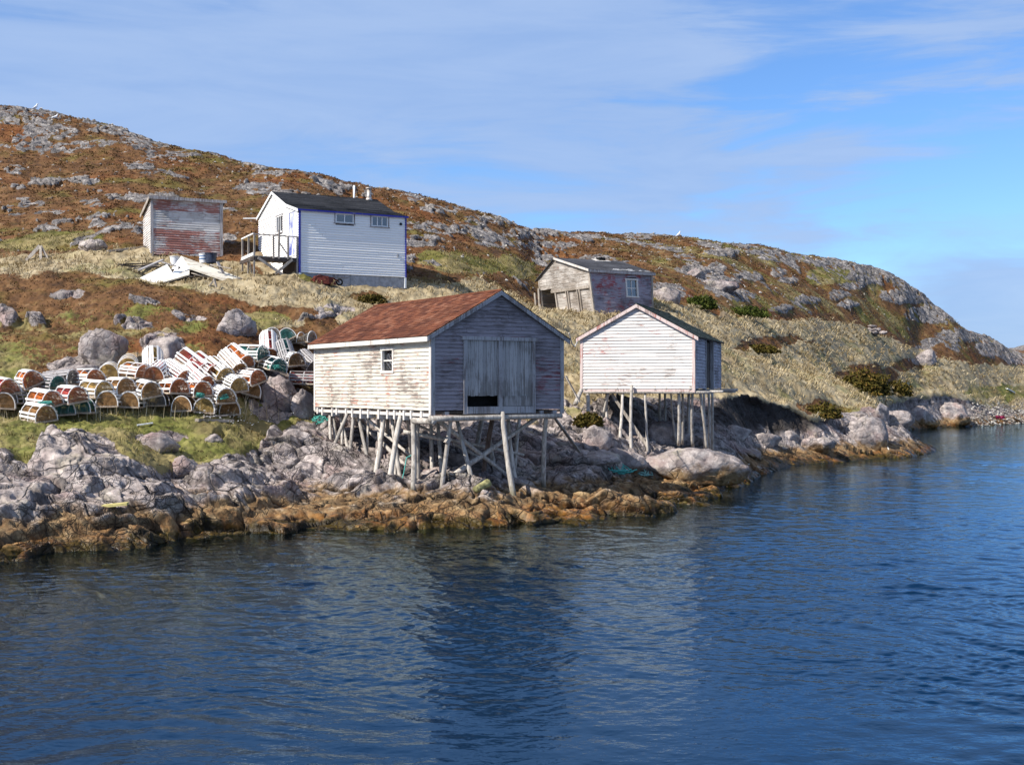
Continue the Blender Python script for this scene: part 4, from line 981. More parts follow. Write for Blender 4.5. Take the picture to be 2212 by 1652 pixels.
    m = B.mb(); m.box(.5,3.8,.5,.53,-.2,Hh); m.box(1.2,1.23,.6,D-.2,-.2,Hh-.1); m.build('gloom_sheet', M['dark'], root)  # added black sheets that give the doorway and window their gloom
old_shed()

# ------------------------------------------------------------------ boulders
def boulder(name, px, py, Y, sx, sy, sz, label, seed, rot=0., cat='boulder', group=None, sub=4, nplanes=20, mat='boulder', sink=.3):
    """faceted rock whose middle stands at that bearing"""
    import bmesh
    bm = bmesh.new(); bmesh.ops.create_icosphere(bm, subdivisions=sub, radius=1)
    v = np.array([p.co for p in bm.verts]); r = np.random.default_rng(seed)
    n = r.normal(size=(nplanes,3)); n /= np.linalg.norm(n,axis=1)[:,None]; d = r.uniform(.66,1.0,nplanes)
    dots = np.maximum(v@n.T, 1e-3); rad = np.minimum((d/dots).min(1), 1.08)
    soft = -np.log(np.exp(-14*(d/dots).clip(0,3)).sum(1)+np.exp(-14*1.08))/14
    rad = .8*rad+.2*soft
    a = v*rad[:,None]
    k = fbm(a[:,0]*2.3+seed, a[:,1]*2.3+a[:,2]*1.7, 4, seed)*.07+fbm(a[:,0]*7+a[:,2]*5, a[:,1]*7+seed, 3, seed+3)*.035+np.abs(fbm(a[:,0]*3+a[:,2]*2, a[:,1]*3-a[:,2], 3, seed+8))*-.12
    a *= (1+k)[:,None]; a *= np.array([sx,sy,sz])
    for p, q in zip(bm.verts, a): p.co = q
    me = bpy.data.meshes.new(name); bm.to_mesh(me); bm.free(); me.materials.append(M[mat])
    me.polygons.foreach_set('use_smooth', [sub>3]*len(me.polygons))
    o = bpy.data.objects.new(name, me); o.location = P(px,py,Y); o.rotation_euler = (0,0,rot); link(o)
    return tag(o, label, cat, group)
def bpx(name, px, py, w, h, label, seed, rot=0, dn=0., aspect=.8, **k):
    """boulder spanning w x h picture units with its foot on the ground"""
    g = hit(px, py+h*.42); Y = g.y+dn; s = Y/F
    return boulder(name, px, py+h*.24, Y+.15, w/2*s*1.12, w/2*s*aspect, h*s*.66, label, seed, rot, **k)
bpx('boulder',222,742,108,72,'big grey boulder with an overhanging dark face above the lobster traps',1,.3)
bpx('boulder',508,690,86,72,'knobbly purplish grey boulder on the heath above the traps',2,.8)
bpx('boulder',352,752,92,70,'dark cracked boulder behind the upright white lobster trap',3,.2)
bpx('boulder',175,800,100,44,'low flat topped grey boulder behind the left traps',4,.5)
bpx('boulder',598,850,74,84,'speckled slanting boulder at the right end of the trap heap',5,.4,aspect=.6)
bpx('boulder',652,868,58,74,'reddish brown boulder beside the far corner of the big stilt shed',6,.9,aspect=.6)
bpx('boulder',1492,1000,205,70,'huge smooth pale rock at the waterline below the small stilt shed',7,-.15,aspect=.55,nplanes=9)
bpx('boulder',1350,985,92,52,'blocky grey boulder beside the teal rope below the small stilt shed',8,.1)
bpx('boulder',1300,985,70,34,'low pinkish boulder between the two stilt sheds',9,.2)
bpx('boulder',200,527,56,30,'dark rounded boulder left of the striped shed',10,.1)
bpx('boulder',26,1188,62,34,'wet reddish boulder in the shallows at the left shore',11,.4)
bpx('boulder',345,950,84,40,'split grey boulder in the grass below the traps',12,.2)
bpx('boulder',465,946,38,24,'small brown boulder in the green grass above the shore',13,.2)
bpx('boulder',395,1000,70,46,'purple grey boulder in the gully between the shore rocks',14,.2)
bpx('boulder',640,945,90,46,'broad slabby pinkish rock beside the left stilts of the big shed',15,.3,aspect=.6,dn=.5)
for i_,(a_,b_,c_,d_,l_) in enumerate([(1592,930,64,38,'shaded grey boulder under the turf at the left end of the dark bank'),(1652,945,72,32,'shaded boulder in the middle of the dark bank'),(1708,938,50,28,'small shaded boulder at the right end of the dark bank'),(1625,975,96,26,'low wet slab at the foot of the dark bank')]): bpx('boulder',a_,b_,c_,d_,l_,50+i_,.4*i_,aspect=.55)
bpx('boulder',1880,925,110,76,'pale cracked rock face at the tip of the second point',16,.3,aspect=.6)
bpx('boulder',1762,955,80,40,'pale brown rock at the foot of the dark bank in the cove',17,.1)
bpx('boulder',1440,635,64,38,'white lichen rock right of the leaning shed',18,.1)
bpx('boulder',1555,612,70,32,'pale outcrop above the round green bush',19,.1)
bpx('boulder',1500,588,44,22,'grey white outcrop on the slope above the leaning shed roof line',20,.1)
bpx('boulder',2000,770,54,40,'grey rock in the straw grass field above the far shore',21,.4)
bpx('boulder',1290,935,90,56,'reddish slanting slab under the left stilts of the small shed',25,.5,aspect=.5)
bpx('boulder',1440,930,80,76,'tall brown boulder in the shade under the small stilt shed',26,.3,aspect=.5,dn=.6)
bpx('boulder',835,965,64,44,'pinkish boulder in the shade under the big shed stilts',27,.3,aspect=.5,dn=.3)
for i,(px,py,w,h,lb) in enumerate([(1940,898,60,40,'lilac boulder at the far shore nearest the second point'),(1990,896,70,44,'rounded lilac boulder midway along the far shore'),(2060,888,90,52,'largest pale rock of the far shore beside the pebble beach'),(1905,885,50,40,'dark red boulder at the near end of the far shore')]):
    bpx('boulder',px,py,w,h,lb,30+i,.2*i,aspect=.6)
# small heap of stacked stones in the field
c0 = hit(1885,724)
for i in range(16):
    a = i*2.4; lay = 0 if i < 9 else (1 if i < 14 else 2); rr = (.95,.6,.2)[lay]*math.sqrt((i%9+.6)/9)
    o = boulder('stone',1106,836,40,.42,.33,.2,'grey stone stacked in the low heap in the straw coloured field',60+i,random.random()*3,'stone','stones of the heap in the field',3)
    o.location = c0+Vector((rr*math.cos(a)*1.3, rr*math.sin(a)*.8, .12+.30*lay))

# ------------------------------------------------------------------ lobster traps
TL, TW, TH = .96, .30, .42
def arch(t, s=1.): return (-TW*s*math.cos(t), TH*s*max(0,math.sin(t))**.85)
def trap_meshes():
    P_ = {}
    m = MB()
    for x in (-TW+.02, TW-.02): m.box(x-.02,x+.02,-TL/2,TL/2,0,.045)
    for y in (-TL/2,0,TL/2): m.box(-TW,TW,y-.02,y+.02,.0,.04)
    for i in range(7): x = -TW+.06+i*(2*TW-.12)/6; m.box(x-.017,x+.017,-TL/2,TL/2,.041,.052)
    P_['base_frame'] = m
    for k, y in enumerate((-TL/2+.02, 0, TL/2-.02)):
        m = MB(); m.tube([(arch(math.pi*i/12)[0], y, .03+arch(math.pi*i/12)[1]) for i in range(13)], .014, 5); P_['hoop%d'%k] = m
    def laths(skip):
        m = MB()
        for i in range(12):
            if i in skip: continue
            t = math.pi*(.07+.86*i/11); x, z = arch(t, 1.05); x2, z2 = arch(t+.01, 1.05); tx = Vector((x2-x,0,z2-z)).normalized(); nn = Vector((-tx.z,0,tx.x))
            j0 = random.uniform(-.02,.03); j1 = random.uniform(-.02,.03); w = .0275
            c0 = Vector((x,-TL/2-j0,z+.03)); c1 = Vector((x+random.uniform(-.01,.01),TL/2+j1,z+.03))
            m.hexa([c0-tx*w-nn*.005,c0+tx*w-nn*.005,c1+tx*w-nn*.005,c1-tx*w-nn*.005,c0-tx*w+nn*.005,c0+tx*w+nn*.005,c1+tx*w+nn*.005,c1-tx*w+nn*.005])
        return m
    P_['laths'] = [laths((6,)), laths((2,3,7)), laths((8,9,3,4)), laths((5,1))]
    def net(y):
        m = MB(); N = 15
        for sg in (-1,1):
            for i in range(-N, N+1):
                seg = []
                for k in range(40):
                    x = -TW+2*TW*k/39; z = sg*(x)*1.0+i*.056+.1
                    if z > .04 and (x/TW)**2+(z/(TH+.02))**2 < 1: seg.append((x,y+.006*sg,z+.01))
                if len(seg) > 1: m.bar(seg[0], seg[-1], .012, .008, (0,1,0))
        return m
    P_['net0'] = net(-TL/2+.03); P_['net1'] = net(TL/2-.03)
    m = MB()                                            # funnel of netting inside (a skirt with gaps)
    for k in range(22):
        t = math.pi*k/21; x, z = arch(t,.9)
        m.bar((x,-TL/2+.06,.06+z*.95), (x*.3,.02,.16+z*.28), .034, .006); m.bar((x,TL/2-.06,.06+z*.95),(x*.3,.03,.16+z*.28),.034,.006)
    for s in (.85,.7,.55,.42):
        y = -TL/2+.06+(.9-s)*.9
        m.tube([(arch(math.pi*i/10,s)[0], y, .06+.14*(.9-s)+arch(math.pi*i/10,s)[1]) for i in range(11)], .009, 4)
    P_['funnel'] = m
    return P_
TP = trap_meshes(); TMESH = {}
def trap_me(key, m, mat):
    k = (key, mat)
    if k not in TMESH:
        me = bpy.data.meshes.new(key.rstrip('0123456789')); me.from_pydata(m.v, [], m.f); me.materials.append(M[mat]); me.update(); TMESH[k] = me
    return TMESH[k]
LATHM = dict(w='lath', g='grey_trim')
def trap(zx, zy, yaw, pitch, roll, lift, net, pat, label, lm='w', sc=1.13):
    px, py = zx*.32, 690+zy*.32
    if lift > .2: yaw += random.uniform(-11,9); pitch += random.uniform(-5,7); roll += random.uniform(-11,7)
    else: yaw += random.uniform(-6,10); roll += random.uniform(-4,4)
    g = hit(px, py); Y = g.y-lift; p = P(px, py, Y)
    if lift == 0: p = g+Vector((0,0,.0))
    t = empty('lobster_trap', p); t.rotation_euler = (R(pitch),R(roll),R(yaw)); t.scale = (sc,)*3
    tag(t, label, 'lobster trap', 'lobster traps heaped on the bank')
    def part(name, key, m, mat): link(bpy.data.objects.new(name, trap_me(key, m, mat)), t)
    part('base_frame','base_frame',TP['base_frame'],'trapbase')
    for k in range(3): part('hoop','hoop%d'%k,TP['hoop%d'%k],'lath')
    if pat is not None: part('laths','laths%d'%pat,TP['laths'][pat],LATHM[lm])
    end = 'net_'+dict(red='rust',orange='rust').get(net, net)
    part('end_net','net0',TP['net0'],end); part('end_net','net1',TP['net1'],end)
    part('funnel_net','funnel',TP['funnel'],'net_'+net)
    return t
# zoom x, zoom y of the base, yaw, pitch, roll, lift, net, lath pattern, label
TR = [
 (85,575,8,0,0,0,'grey',0,'trap in the bottom row at the far left with grey upright laths','g'),
 (30,610,10,0,0,0,'brown',0,'grey lath trap on the ground cut by the left edge of the photo','g'),
 (265,685,42,4,-6,0,'brown',1,'lowest trap in front of the heap, tipped forward on the grass with brown net'),
 (430,650,12,0,0,0,'teal',None,'lathless dark trap with teal net in the bottom row beside the lowest trap'),
 (570,635,8,0,0,0,'teal',None,'second lathless teal net trap in the shade of the bottom row'),
 (748,598,4,0,0,0,'brown',3,'round ended brown net trap in the bottom row left of centre'),
 (900,596,6,0,0,0,'brown',0,'brown net trap in the bottom row with a rope end hanging before it'),
 (1075,590,4,0,0,0,'grey',None,'lathless grey net trap in the middle of the bottom row'),
 (1265,622,-6,0,0,0,'brown',None,'bottom row trap with a loose board across its net'),
 (1385,632,14,0,4,0,'yellow',0,'pale net trap in the bottom row right of the loose board'),
 (1550,640,16,3,0,0,'brown',1,'front right trap of the bottom row with white laths and brown net'),
 (1690,520,20,-8,10,.3,'brown',None,'dark lathless trap wedged beside the speckled boulder'),
 (40,505,30,3,-14,.8,'red',2,'tilted red net trap half out of the photo at the left edge'),
 (215,445,40,4,-16,.9,'orange',2,'orange net trap perched highest at the left end of the heap'),
 (310,585,38,6,-10,1.0,'orange',1,'trap with teal rope inside at the left of the upper row'),
 (320,480,60,0,4,.8,'teal',0,'grey lath trap with teal cord behind the teal rope trap','g'),
 (415,450,70,0,0,.7,'grey',3,'small looking grey trap set back against the low flat boulder','g'),
 (485,560,38,4,-9,1.05,'red',1,'white lath trap with red net second in the upper row'),
 (605,440,48,2,-4,.9,'orange',2,'white lath trap set back above the red net trap'),
 (650,520,40,4,-10,1.05,'yellow',1,'white lath trap with yellowish net third in the upper row'),
 (735,395,15,0,0,.8,'yellow',None,'yellow net end with no laths behind the upper row'),
 (815,500,40,4,-8,1.05,'brown',1,'brown net trap fourth in the upper row with a wide lath gap'),
 (858,345,20,10,8,.8,'yellow',None,'tall pointed yellow net trap standing behind the orange trap'),
 (915,400,45,2,-3,1.1,'orange',2,'bright orange net trap with few white laths near the middle'),
 (1030,325,20,52,0,.9,'yellow',0,'upright white lath trap standing on end with a yellow net top'),
 (1065,395,12,8,2,1.0,'red',3,'dark red net end just under the upright white trap'),
 (1000,520,36,0,-14,1.1,'brown',1,'clean brown net end with white laths in the centre of the upper row'),
 (1170,505,40,2,-4,1.1,'orange',3,'wide trap with orange net and brown end right of centre'),
 (1180,400,55,18,0,.9,'red',0,'white lath trap lying behind the centre with its end low'),
 (1285,330,60,24,10,.9,'red',1,'steep red net trap behind the right centre'),
 (1375,350,48,26,0,1.0,'red',2,'large white lath trap sloping steeply with a red hole'),
 (1330,520,38,2,-3,1.1,'orange',1,'orange net trap with a board in it, right centre of the upper row'),
 (1335,425,40,30,-6,1.1,'red',0,'narrow looking white lath trap nosing down at right centre'),
 (1500,555,40,8,-2,1.15,'brown',0,'trap with a bright teal tangle inside at the right of the upper row'),
 (1465,380,45,20,-4,1.0,'yellow',3,'white lath trap with a yellow net patch in its side'),
 (1570,470,42,14,-4,1.1,'yellow',0,'tan net trap with broad white laths near the right boulder'),
 (1560,330,50,24,4,.9,'brown',0,'white lath trap steeply sloping under the red holed trap'),
 (1610,290,46,26,0,.9,'orange',2,'white lath trap with an orange hole near the top right'),
 (1700,430,48,2,-16,1.0,'orange',3,'big red brown net end with white top laths by the boulder'),
 (1710,265,52,4,-12,.8,'teal',2,'white lath trap with a dark teal net end at the upper right'),
 (1835,345,40,8,14,.7,'teal',1,'trap spilling bright green rope at the upper right'),
 (1815,200,20,42,0,.6,'red',0,'upright striped white lath trap near the top of the heap'),
 (1830,150,10,0,6,.5,'grey',None,'bare hoop trap with grey net on the very top'),
 (1950,155,25,-4,-20,.5,'teal',None,'pointed hoop trap with teal net at the top right'),
 (2035,170,60,0,10,.4,'grey',None,'broken bare hoop trap leaning toward the red roofed shed'),
 (1930,260,14,48,2,.6,'teal',0,'grey upright lath trap below the pointed hoop trap','g'),
 (1975,310,25,0,-4,.7,'brown',3,'grey trap with dark brown net end on a flat plank'),
 (2075,320,50,22,0,.6,'grey',0,'grey lath trap squeezed against the shed wall','g'),
 (2055,445,88,0,0,.6,'red',2,'red net trap with a yellow end lying beside the shed wall','g'),
]
for q in TR: trap(*q)

# ------------------------------------------------------------------ loose boards, ropes, wreckage
def stick(name, a, b, w, t, mat, label, cat, group=None, up=(0,0,1)):
    m = MB(); m.bar(a, b, w, t, up); o = m.build(name, M[mat]); return tag(o, label, cat, group)
def on_ground(px, py, dz=.03): return hit(px,py)+Vector((0,0,dz))
def plank(pa, pb, w, t, mat, label, dz=.05, cat='plank', group=None): return stick('plank', on_ground(*pa,dz), on_ground(*pb,dz), w, t, mat, label, cat, group)
plank((425,911),(502,913),.16,.1,'bare','pale driftwood log lying in the green grass below the traps')
plank((440,905),(490,901),.09,.05,'bare','thin grey stick above the driftwood log')
plank((84,993),(112,985),.2,.05,'bare','short grey board stranded on the left shore rock')
plank((296,922),(330,917),.12,.04,'white','short white plank in the grass under the traps')
plank((300,872),(365,880),.1,.07,'bare','grey rail lying against the bottom row of traps')
plank((1726,899),(1764,909),.14,.05,'bare','upper of two grey boards stuck in the bank of the cove',.12)
plank((1730,903),(1765,913),.10,.05,'bare','lower of two grey boards stuck in the bank of the cove',.06)
plank((232,545),(345,532),.15,.1,'bare','long pole on the grass left of the striped shed')
plank((1425,1008),(1440,1013),.12,.05,'white','short white board between the boulders below the small shed')
plank((2174,845),(2190,850),.35,.1,'white','white board on the green grass near the pebble beach')
g = on_ground(238,1100,.02); stick('board', g+Vector((-.35,0,0)), g+Vector((.4,.1,.07)), .3, .06,'yellowwood','yellowed board fragment on the brown shore rock','board')
g = hit(1041,1060); log_o = log_mb(g+Vector((-.2,-.2,.0)), g+Vector((.2,.12,.2)), .11, .13, .0).build('log', M['mosswood'], None, True); tag(log_o,'short mossy yellow log end lying on the rock under the big shed','log')
for (a,b,yy,lb) in (((1222,812),(1252,868),47.5,'leaning thin board between the two stilt sheds, upper one'),):
    stick('board', P(*a,yy), P(*b,yy-.3), .12,.04,'bare',lb,'board')
stick('board', P(1197,901,39.6), P(1252,976,41.5), .10,.05,'bare','long thin board leaning from the rocks to the corner of the big shed','board')
o = log_mb(P(1242,873,47.6), P(1256,842,48.2), .09,.08).build('prop_log', M['log'], None, True); tag(o,'short grey prop log leaning under the left corner of the small shed','log')

def rope(name, pts, r, mat, label, n=5):
    m = MB(); m.tube(pts, r, n); o = m.build(name, M[mat], None, True); return tag(o, label, 'rope')
def tangle(c, sx, sy, sz, n, r, mat, label, slope=0):
    pts = []; a = 0
    for i in range(n):
        a += random.uniform(.5,1.5); rr = random.uniform(.25,1)
        x = math.cos(a)*rr*sx; y = math.sin(a)*rr*sy
        zz = gz(c.x+x, c.y+y) if c.y > 20 else c.z
        pts.append((c.x+x, c.y+y, max(zz, c.z-.25)+random.uniform(.02,sz)))
    sm = []
    for i in range(len(pts)-1):
        for k in range(3): sm.append(Vector(pts[i]).lerp(Vector(pts[i+1]), k/3)+Vector((random.uniform(-.02,.02),)*3))
    return rope('rope', sm, r, mat, label)
tangle(on_ground(1334,1013), .7,.3,.2,60,.022,'teal','tangled teal rope on the rock below the small stilt shed')
tangle(on_ground(1384,1020), .5,.22,.1,30,.018,'paleteal','faded pale rope trailing off beside the teal tangle')
tangle(on_ground(692,910), .4,.2,.14,36,.016,'teal','teal and white rope heap in the grass beside the big shed stilts')
def trap_tangle(zx,zy,lift,sx,label,mat='teal'):
    c = P(zx*.32,690+zy*.32,hit(zx*.32,690+(zy+40)*.32).y-lift); pts = [c+Vector((random.uniform(-sx,sx),random.uniform(-.12,.1),random.uniform(-.09,.09))) for _ in range(46)]
    rope('rope', pts, .014, mat, label, 4)
trap_tangle(305,572,1.55,.24,'teal rope bundle in the left upper trap')
trap_tangle(1510,520,1.6,.2,'bright teal tangle inside the right upper trap')
trap_tangle(1850,320,1.2,.26,'green teal rope spilling out of the upper right trap')
trap_tangle(1350,512,1.6,.16,'small teal rope piece in the orange net trap')
trap_tangle(1725,235,1.1,.16,'dark teal rope in the trap below the bare hoops')
k = [on_ground(*p,.04) for p in ((1879,893),(1884,905),(1890,918),(1899,930),(1909,941),(1915,953),(1916,966),(1920,978))]
rope('rope', k, .035, 'rope', 'pale rope running down the cracked rock of the second point')
k = [on_ground(*p,.05) for p in ((1480,1018),(1500,1022),(1530,1022),(1560,1018),(1590,1012),(1620,1008),(1650,1016),(1668,1020))]
rope('rope', k, .014, 'rope', 'thin brown line lying across the huge pale rock to the water')
p0, _ = BIG.on(885,985,x=-.06); w0 = BIG.wld(p0)
rope('rope', [w0+Vector((.1,-.12,.06)), w0+Vector((0,-.14,0)), w0+Vector((-.08,-.14,-.03)), w0+Vector((-.16,-.2,-.5)), w0+Vector((-.3,-.25,-1.0)), on_ground(862,1050)], .016,'teal','teal cord tied round the corner stilt of the big shed')
a = P(1229,719,38); b = P(1247,738,41)
rope('rope', [a, a.lerp(b,.35)+Vector((0,0,-.25)), a.lerp(b,.7)+Vector((0,0,-.25)), b], .02, 'rope', 'pale slack line hanging from the eave of the big shed toward the small one')

# collapsed white shed
def panel(name, pts, t, mat, label, cat='panel'):
    m = MB(); m.slab(*[P(*p) for p in pts], t); o = m.build(name, M[mat]); return tag(o, label, cat, 'wreckage of a collapsed white shed')
dY = hit(400,606).y-.6
panel('panel', [(301,601,dY+.2),(340,612,dY-.4),(376,594,dY+.3),(361,571,dY+1.1)], .08,'white','wide white roof panel at the left of the wreck heap')
panel('panel', [(372,597,dY+.3),(410,580,dY+.2),(392,553,dY+1.3),(370,581,dY+1.2)], .08,'white','upright white roof panel in the middle of the wreck heap')
panel('panel', [(409.5,577,dY+.1),(487,604,dY-.5),(524,601,dY+.5),(392.5,553.5,dY+1.35)], .10,'creamwood','long cream boarded panel sloping to the right of the wreck heap')
panel('panel', [(340,613,dY-.6),(409,593,dY-.3),(409,584,dY+.1),(338,606,dY-.2)], .06,'creamwood','narrow cream board along the front of the wreck heap')
for i,(a,b,lb) in enumerate([((256,577),(330,574),'dark plank at the back left of the wreck heap'),((262,581),(345,585),'weathered plank in the left part of the wreck heap'),((280,586),(340,577),'grey plank crossing the left part of the wreck heap'),((290,590),(350,580),'purple grey plank beside the wide white panel'),((300,594),(352,572),'plank leaning on the wide white panel'),
   ((385,605),(470,608),'long pale plank in the front of the wreck heap'),((405,612),(470,611),'dark plank low in the front of the wreck heap'),((410,598),(450,594),'short broken plank under the cream panel'),((415,590),(455,600),'plank inside the wreck under the cream panel'),((350,566),(380,575),'plank behind the white panels'),((455,572),(500,580),'plank on the right back of the wreck heap'),((470,566),(482,590),'post stub at the right back of the wreck heap')]):
    g1 = hit(*a); g2 = hit(*b); Y = dY+random.uniform(.2,.8) if i > 4 else None
    A = g1+Vector((0,0,.1+.03*i)) if Y is None else P(*a,Y); Bp = g2+Vector((0,0,.1+.03*i)) if Y is None else P(*b,Y-.2)
    stick('plank',A,Bp,.16,.05,random.choice(['bare','dark_wood','grey_trim','bare']),lb,'plank','wreckage of a collapsed white shed')
tq = hit(466,622); t = empty('trestle', tq); tag(t,'broken little trestle of two grey legs in front of the wreck heap','trestle')
for (a,b) in (((449,622),(463,604)),((462,602),(468,623))):
    m = MB(); m.bar(P(*a,tq.y)-tq, P(*b,tq.y+.1)-tq, .1, .06); m.build('leg', M['bare'], t)
m = MB()
for i in range(7):
    x = -1.2+.34*i; z = .1*math.sin(i*2.1); m.hexa([(x,-.4+z,0),(x+.5,-.3,0),(x+.4,.3,0),(x-.1,.2,0),(x,-.4+z,.25+.1*(i%3)),(x+.5,-.3,.2),(x+.4,.3,.35),(x-.1,.2,.3+.05*i)])
o = m.build('rubble', M['dark_wood']); o.location = P(415,598,dY+1.0); tag(o,'dark jumble of rotten boards under the cream panel','rubble','wreckage of a collapsed white shed')
def bucket(px, py, r, h, mat, label, band=None):
    g = hit(px,py); t = empty('bucket', g+Vector((0,0,.0))); tag(t, label, 'bucket')
    m = MB(); m.tube([(0,0,-.05),(0,0,h*.5),(0,0,h)],[r*.86,r*.94,r],14,False); m.tube([(0,0,h*.98),(0,0,h*.2),(0,0,.03)],[r*.93,r*.86,r*.8],14); m.build('body', M[mat], t, True)
    m = MB(); m.tube([(r*1.03*math.cos(a),r*1.03*math.sin(a),h) for a in np.linspace(0,6.283,17)], .018, 5); m.build('rim', M[mat], t, True)
    if band:
        for z in (.3,.62):
            m = MB(); m.tube([(0,0,h*z),(0,0,h*(z+.16))],[r*.955,r*.975],14,False); m.build('stripe', M[band], t, True)
    m = MB(); m.tube([(r*math.cos(a),r*.4*math.sin(a)-.02,h+ .0-.12*math.sin(a)) for a in np.linspace(0,3.14,9)], .01, 4); m.build('bail', M['tin'], t)
bucket(378,571,.24,.34,'whiteplastic','white plastic bucket behind the wreck heap')
bucket(440,568,.23,.40,'whiteplastic','white bucket with blue stripes in front of the striped shed','bluepaint')
bucket(456,567,.28,.42,'darkpaint','dark blue tub beside the striped bucket')
# trestle of three boards left of the striped shed
tp = hit(85,563); t = empty('trestle', tp); tag(t,'small three legged trestle of grey boards on the pale grass at the left','trestle')
top = Vector((.0,.15,.68))
for (x,y,w) in ((-.62,-.1,.17),(.13,-.15,.12),(.45,.1,.11)):
    m = MB(); m.bar((x,y,-.1), top+Vector((x*.05,0,0)), w, .05, (0,1,0)); m.build('leg', M['bare'], t)
# overturned barrow by the house
g = HOUSE.wld((.95,-.62,0)); g.z = gz(g.x,g.y)+.02; t = empty('wheelbarrow', g, R(24)); tag(t,'rusty red wheelbarrow lying overturned against the white house','wheelbarrow')
m = MB(); m.hexa([(-.48,-.28,0),(.25,-.28,0),(.25,.3,0),(-.48,.3,0),(-.38,-.2,.38),(.22,-.2,.38),(.22,.22,.38),(-.38,.22,.38)]); m.hexa([(.252,-.26,0),(.62,-.16,0),(.62,.16,0),(.252,.26,0),(.252,-.2,.36),(.58,-.1,.24),(.58,.1,.24),(.252,.2,.36)]); m.build('tray', M['rust'], t)
for s in (-1,1):
    m = MB(); m.tube([(-.62,s*.2,.12),(-.2,s*.2,.42),(.5,s*.1,.3),(.82,s*.04,.14)], .025, 6); m.build('handle', M['rust'], t)
m = MB(); m.tube([(.82+.14*math.cos(a),0,.13+.14*math.sin(a)) for a in np.linspace(0,6.283,19)], .042, 8); w = m.build('wheel', M['rubber'], t, True)
m = MB(); m.tube([(.82,-.05,.13),(.82,.05,.13)], .05, 8); m.build('hub', M['tin'], w)
# pinkish net heap at the beach
g = hit(2160,911); m = MB(); pts = [g+Vector((random.uniform(-.5,.5),random.uniform(-.3,.3),random.uniform(.0,.28))) for _ in range(60)]
m.tube(pts,.06,5); o = m.build('net_heap', M['pinknet']); tag(o,'crimson bundle of netting at the waterline of the pebble beach','net')

# ------------------------------------------------------------------ gulls
def gull(px, py, face, sit, label):
    g = hit(px,py); t = empty('gull', g+Vector((0,0,-.02 if not sit else -.05)), face); tag(t, label, 'gull')
    lg = 0 if sit else .20
    tilt = .15 if sit else .75
    spine = [(-.36,0,.09),(-.27,0,.12),(-.15,0,.15),(0,0,.19),(.1,0,.25),(.16,0,.33),(.19,0,.40),(.235,0,.43),(.275,0,.425)]
    if not sit: spine = [(-.26,0,.02),(-.2,0,.07),(-.12,0,.13),(-.02,0,.21),(.06,0,.30),(.10,0,.39),(.12,0,.47),(.155,0,.505),(.195,0,.50)]
    m = MB(); m.tube([(x,y,z+lg) for x,y,z in spine],[.012,.05,.095,.115,.10,.07,.055,.06,.02],12); m.build('body', M['feather'], t, True)
    m = MB(); e = spine[-1]; m.tube([(e[0]-.005,0,e[2]+lg),(e[0]+.04,0,e[2]+lg-.005),(e[0]+.075,0,e[2]+lg-.02)],[.017,.014,.004],6); m.build('beak', M['beak'], t, True)
    for s in (-1,1):
        m = MB(); a = spine[4]; b = spine[2]; c = spine[0]
        m.tube([(a[0]-.03,s*.085,a[2]+lg-.02),(b[0]+.03,s*.10,b[2]+lg+.03),(b[0]-.08,s*.07,b[2]+lg),(c[0]-.07,s*.02,c[2]+lg+.01)],[.03,.055,.045,.008],7); m.build('wing', M['gullgrey'] if not sit else M['feather'], t, True)
        if not sit:
            m = MB(); m.tube([(-.02,s*.045,.24),(-.005,s*.045,.12),(0,s*.045,.0)],.012,5); m.bar((-.02,s*.045,.01),(.07,s*.05,.005),.06,.012); m.build('leg', M['beak'], t)
gull(77,243,R(10),False,'white gull standing upright on the left skyline crag')
gull(119,257,R(5),True,'white gull resting in a hollow of the left skyline')
gull(1466,517,R(20),False,'white gull standing on the ridge above the right hillside')

# ------------------------------------------------------------------ vegetation
M['straw_blade'] = mat_blade('dry_grass', [(0,(.17,.12,.055)),(.35,(.36,.275,.15)),(.7,(.50,.405,.24)),(1,(.62,.53,.37))])
M['green_blade'] = mat_blade('green_grass', [(0,(.06,.062,.014)),(.3,(.125,.13,.028)),(.5,(.24,.20,.075)),(.75,(.36,.28,.13)),(1,(.46,.37,.2))])
M['heath_blade'] = mat_blade('heath', [(0,(.05,.026,.012)),(.35,(.12,.055,.021)),(.6,(.11,.085,.024)),(.85,(.18,.074,.025)),(1,(.30,.23,.14))])
M['bush_leaf'] = mat_blade('bush_leaf', [(0,(.02,.03,.006)),(.5,(.055,.075,.012)),(1,(.12,.13,.028))])
M['brownbush_leaf'] = mat_blade('brown_bush_leaf', [(0,(.035,.03,.008)),(.5,(.09,.075,.015)),(1,(.17,.10,.025))])
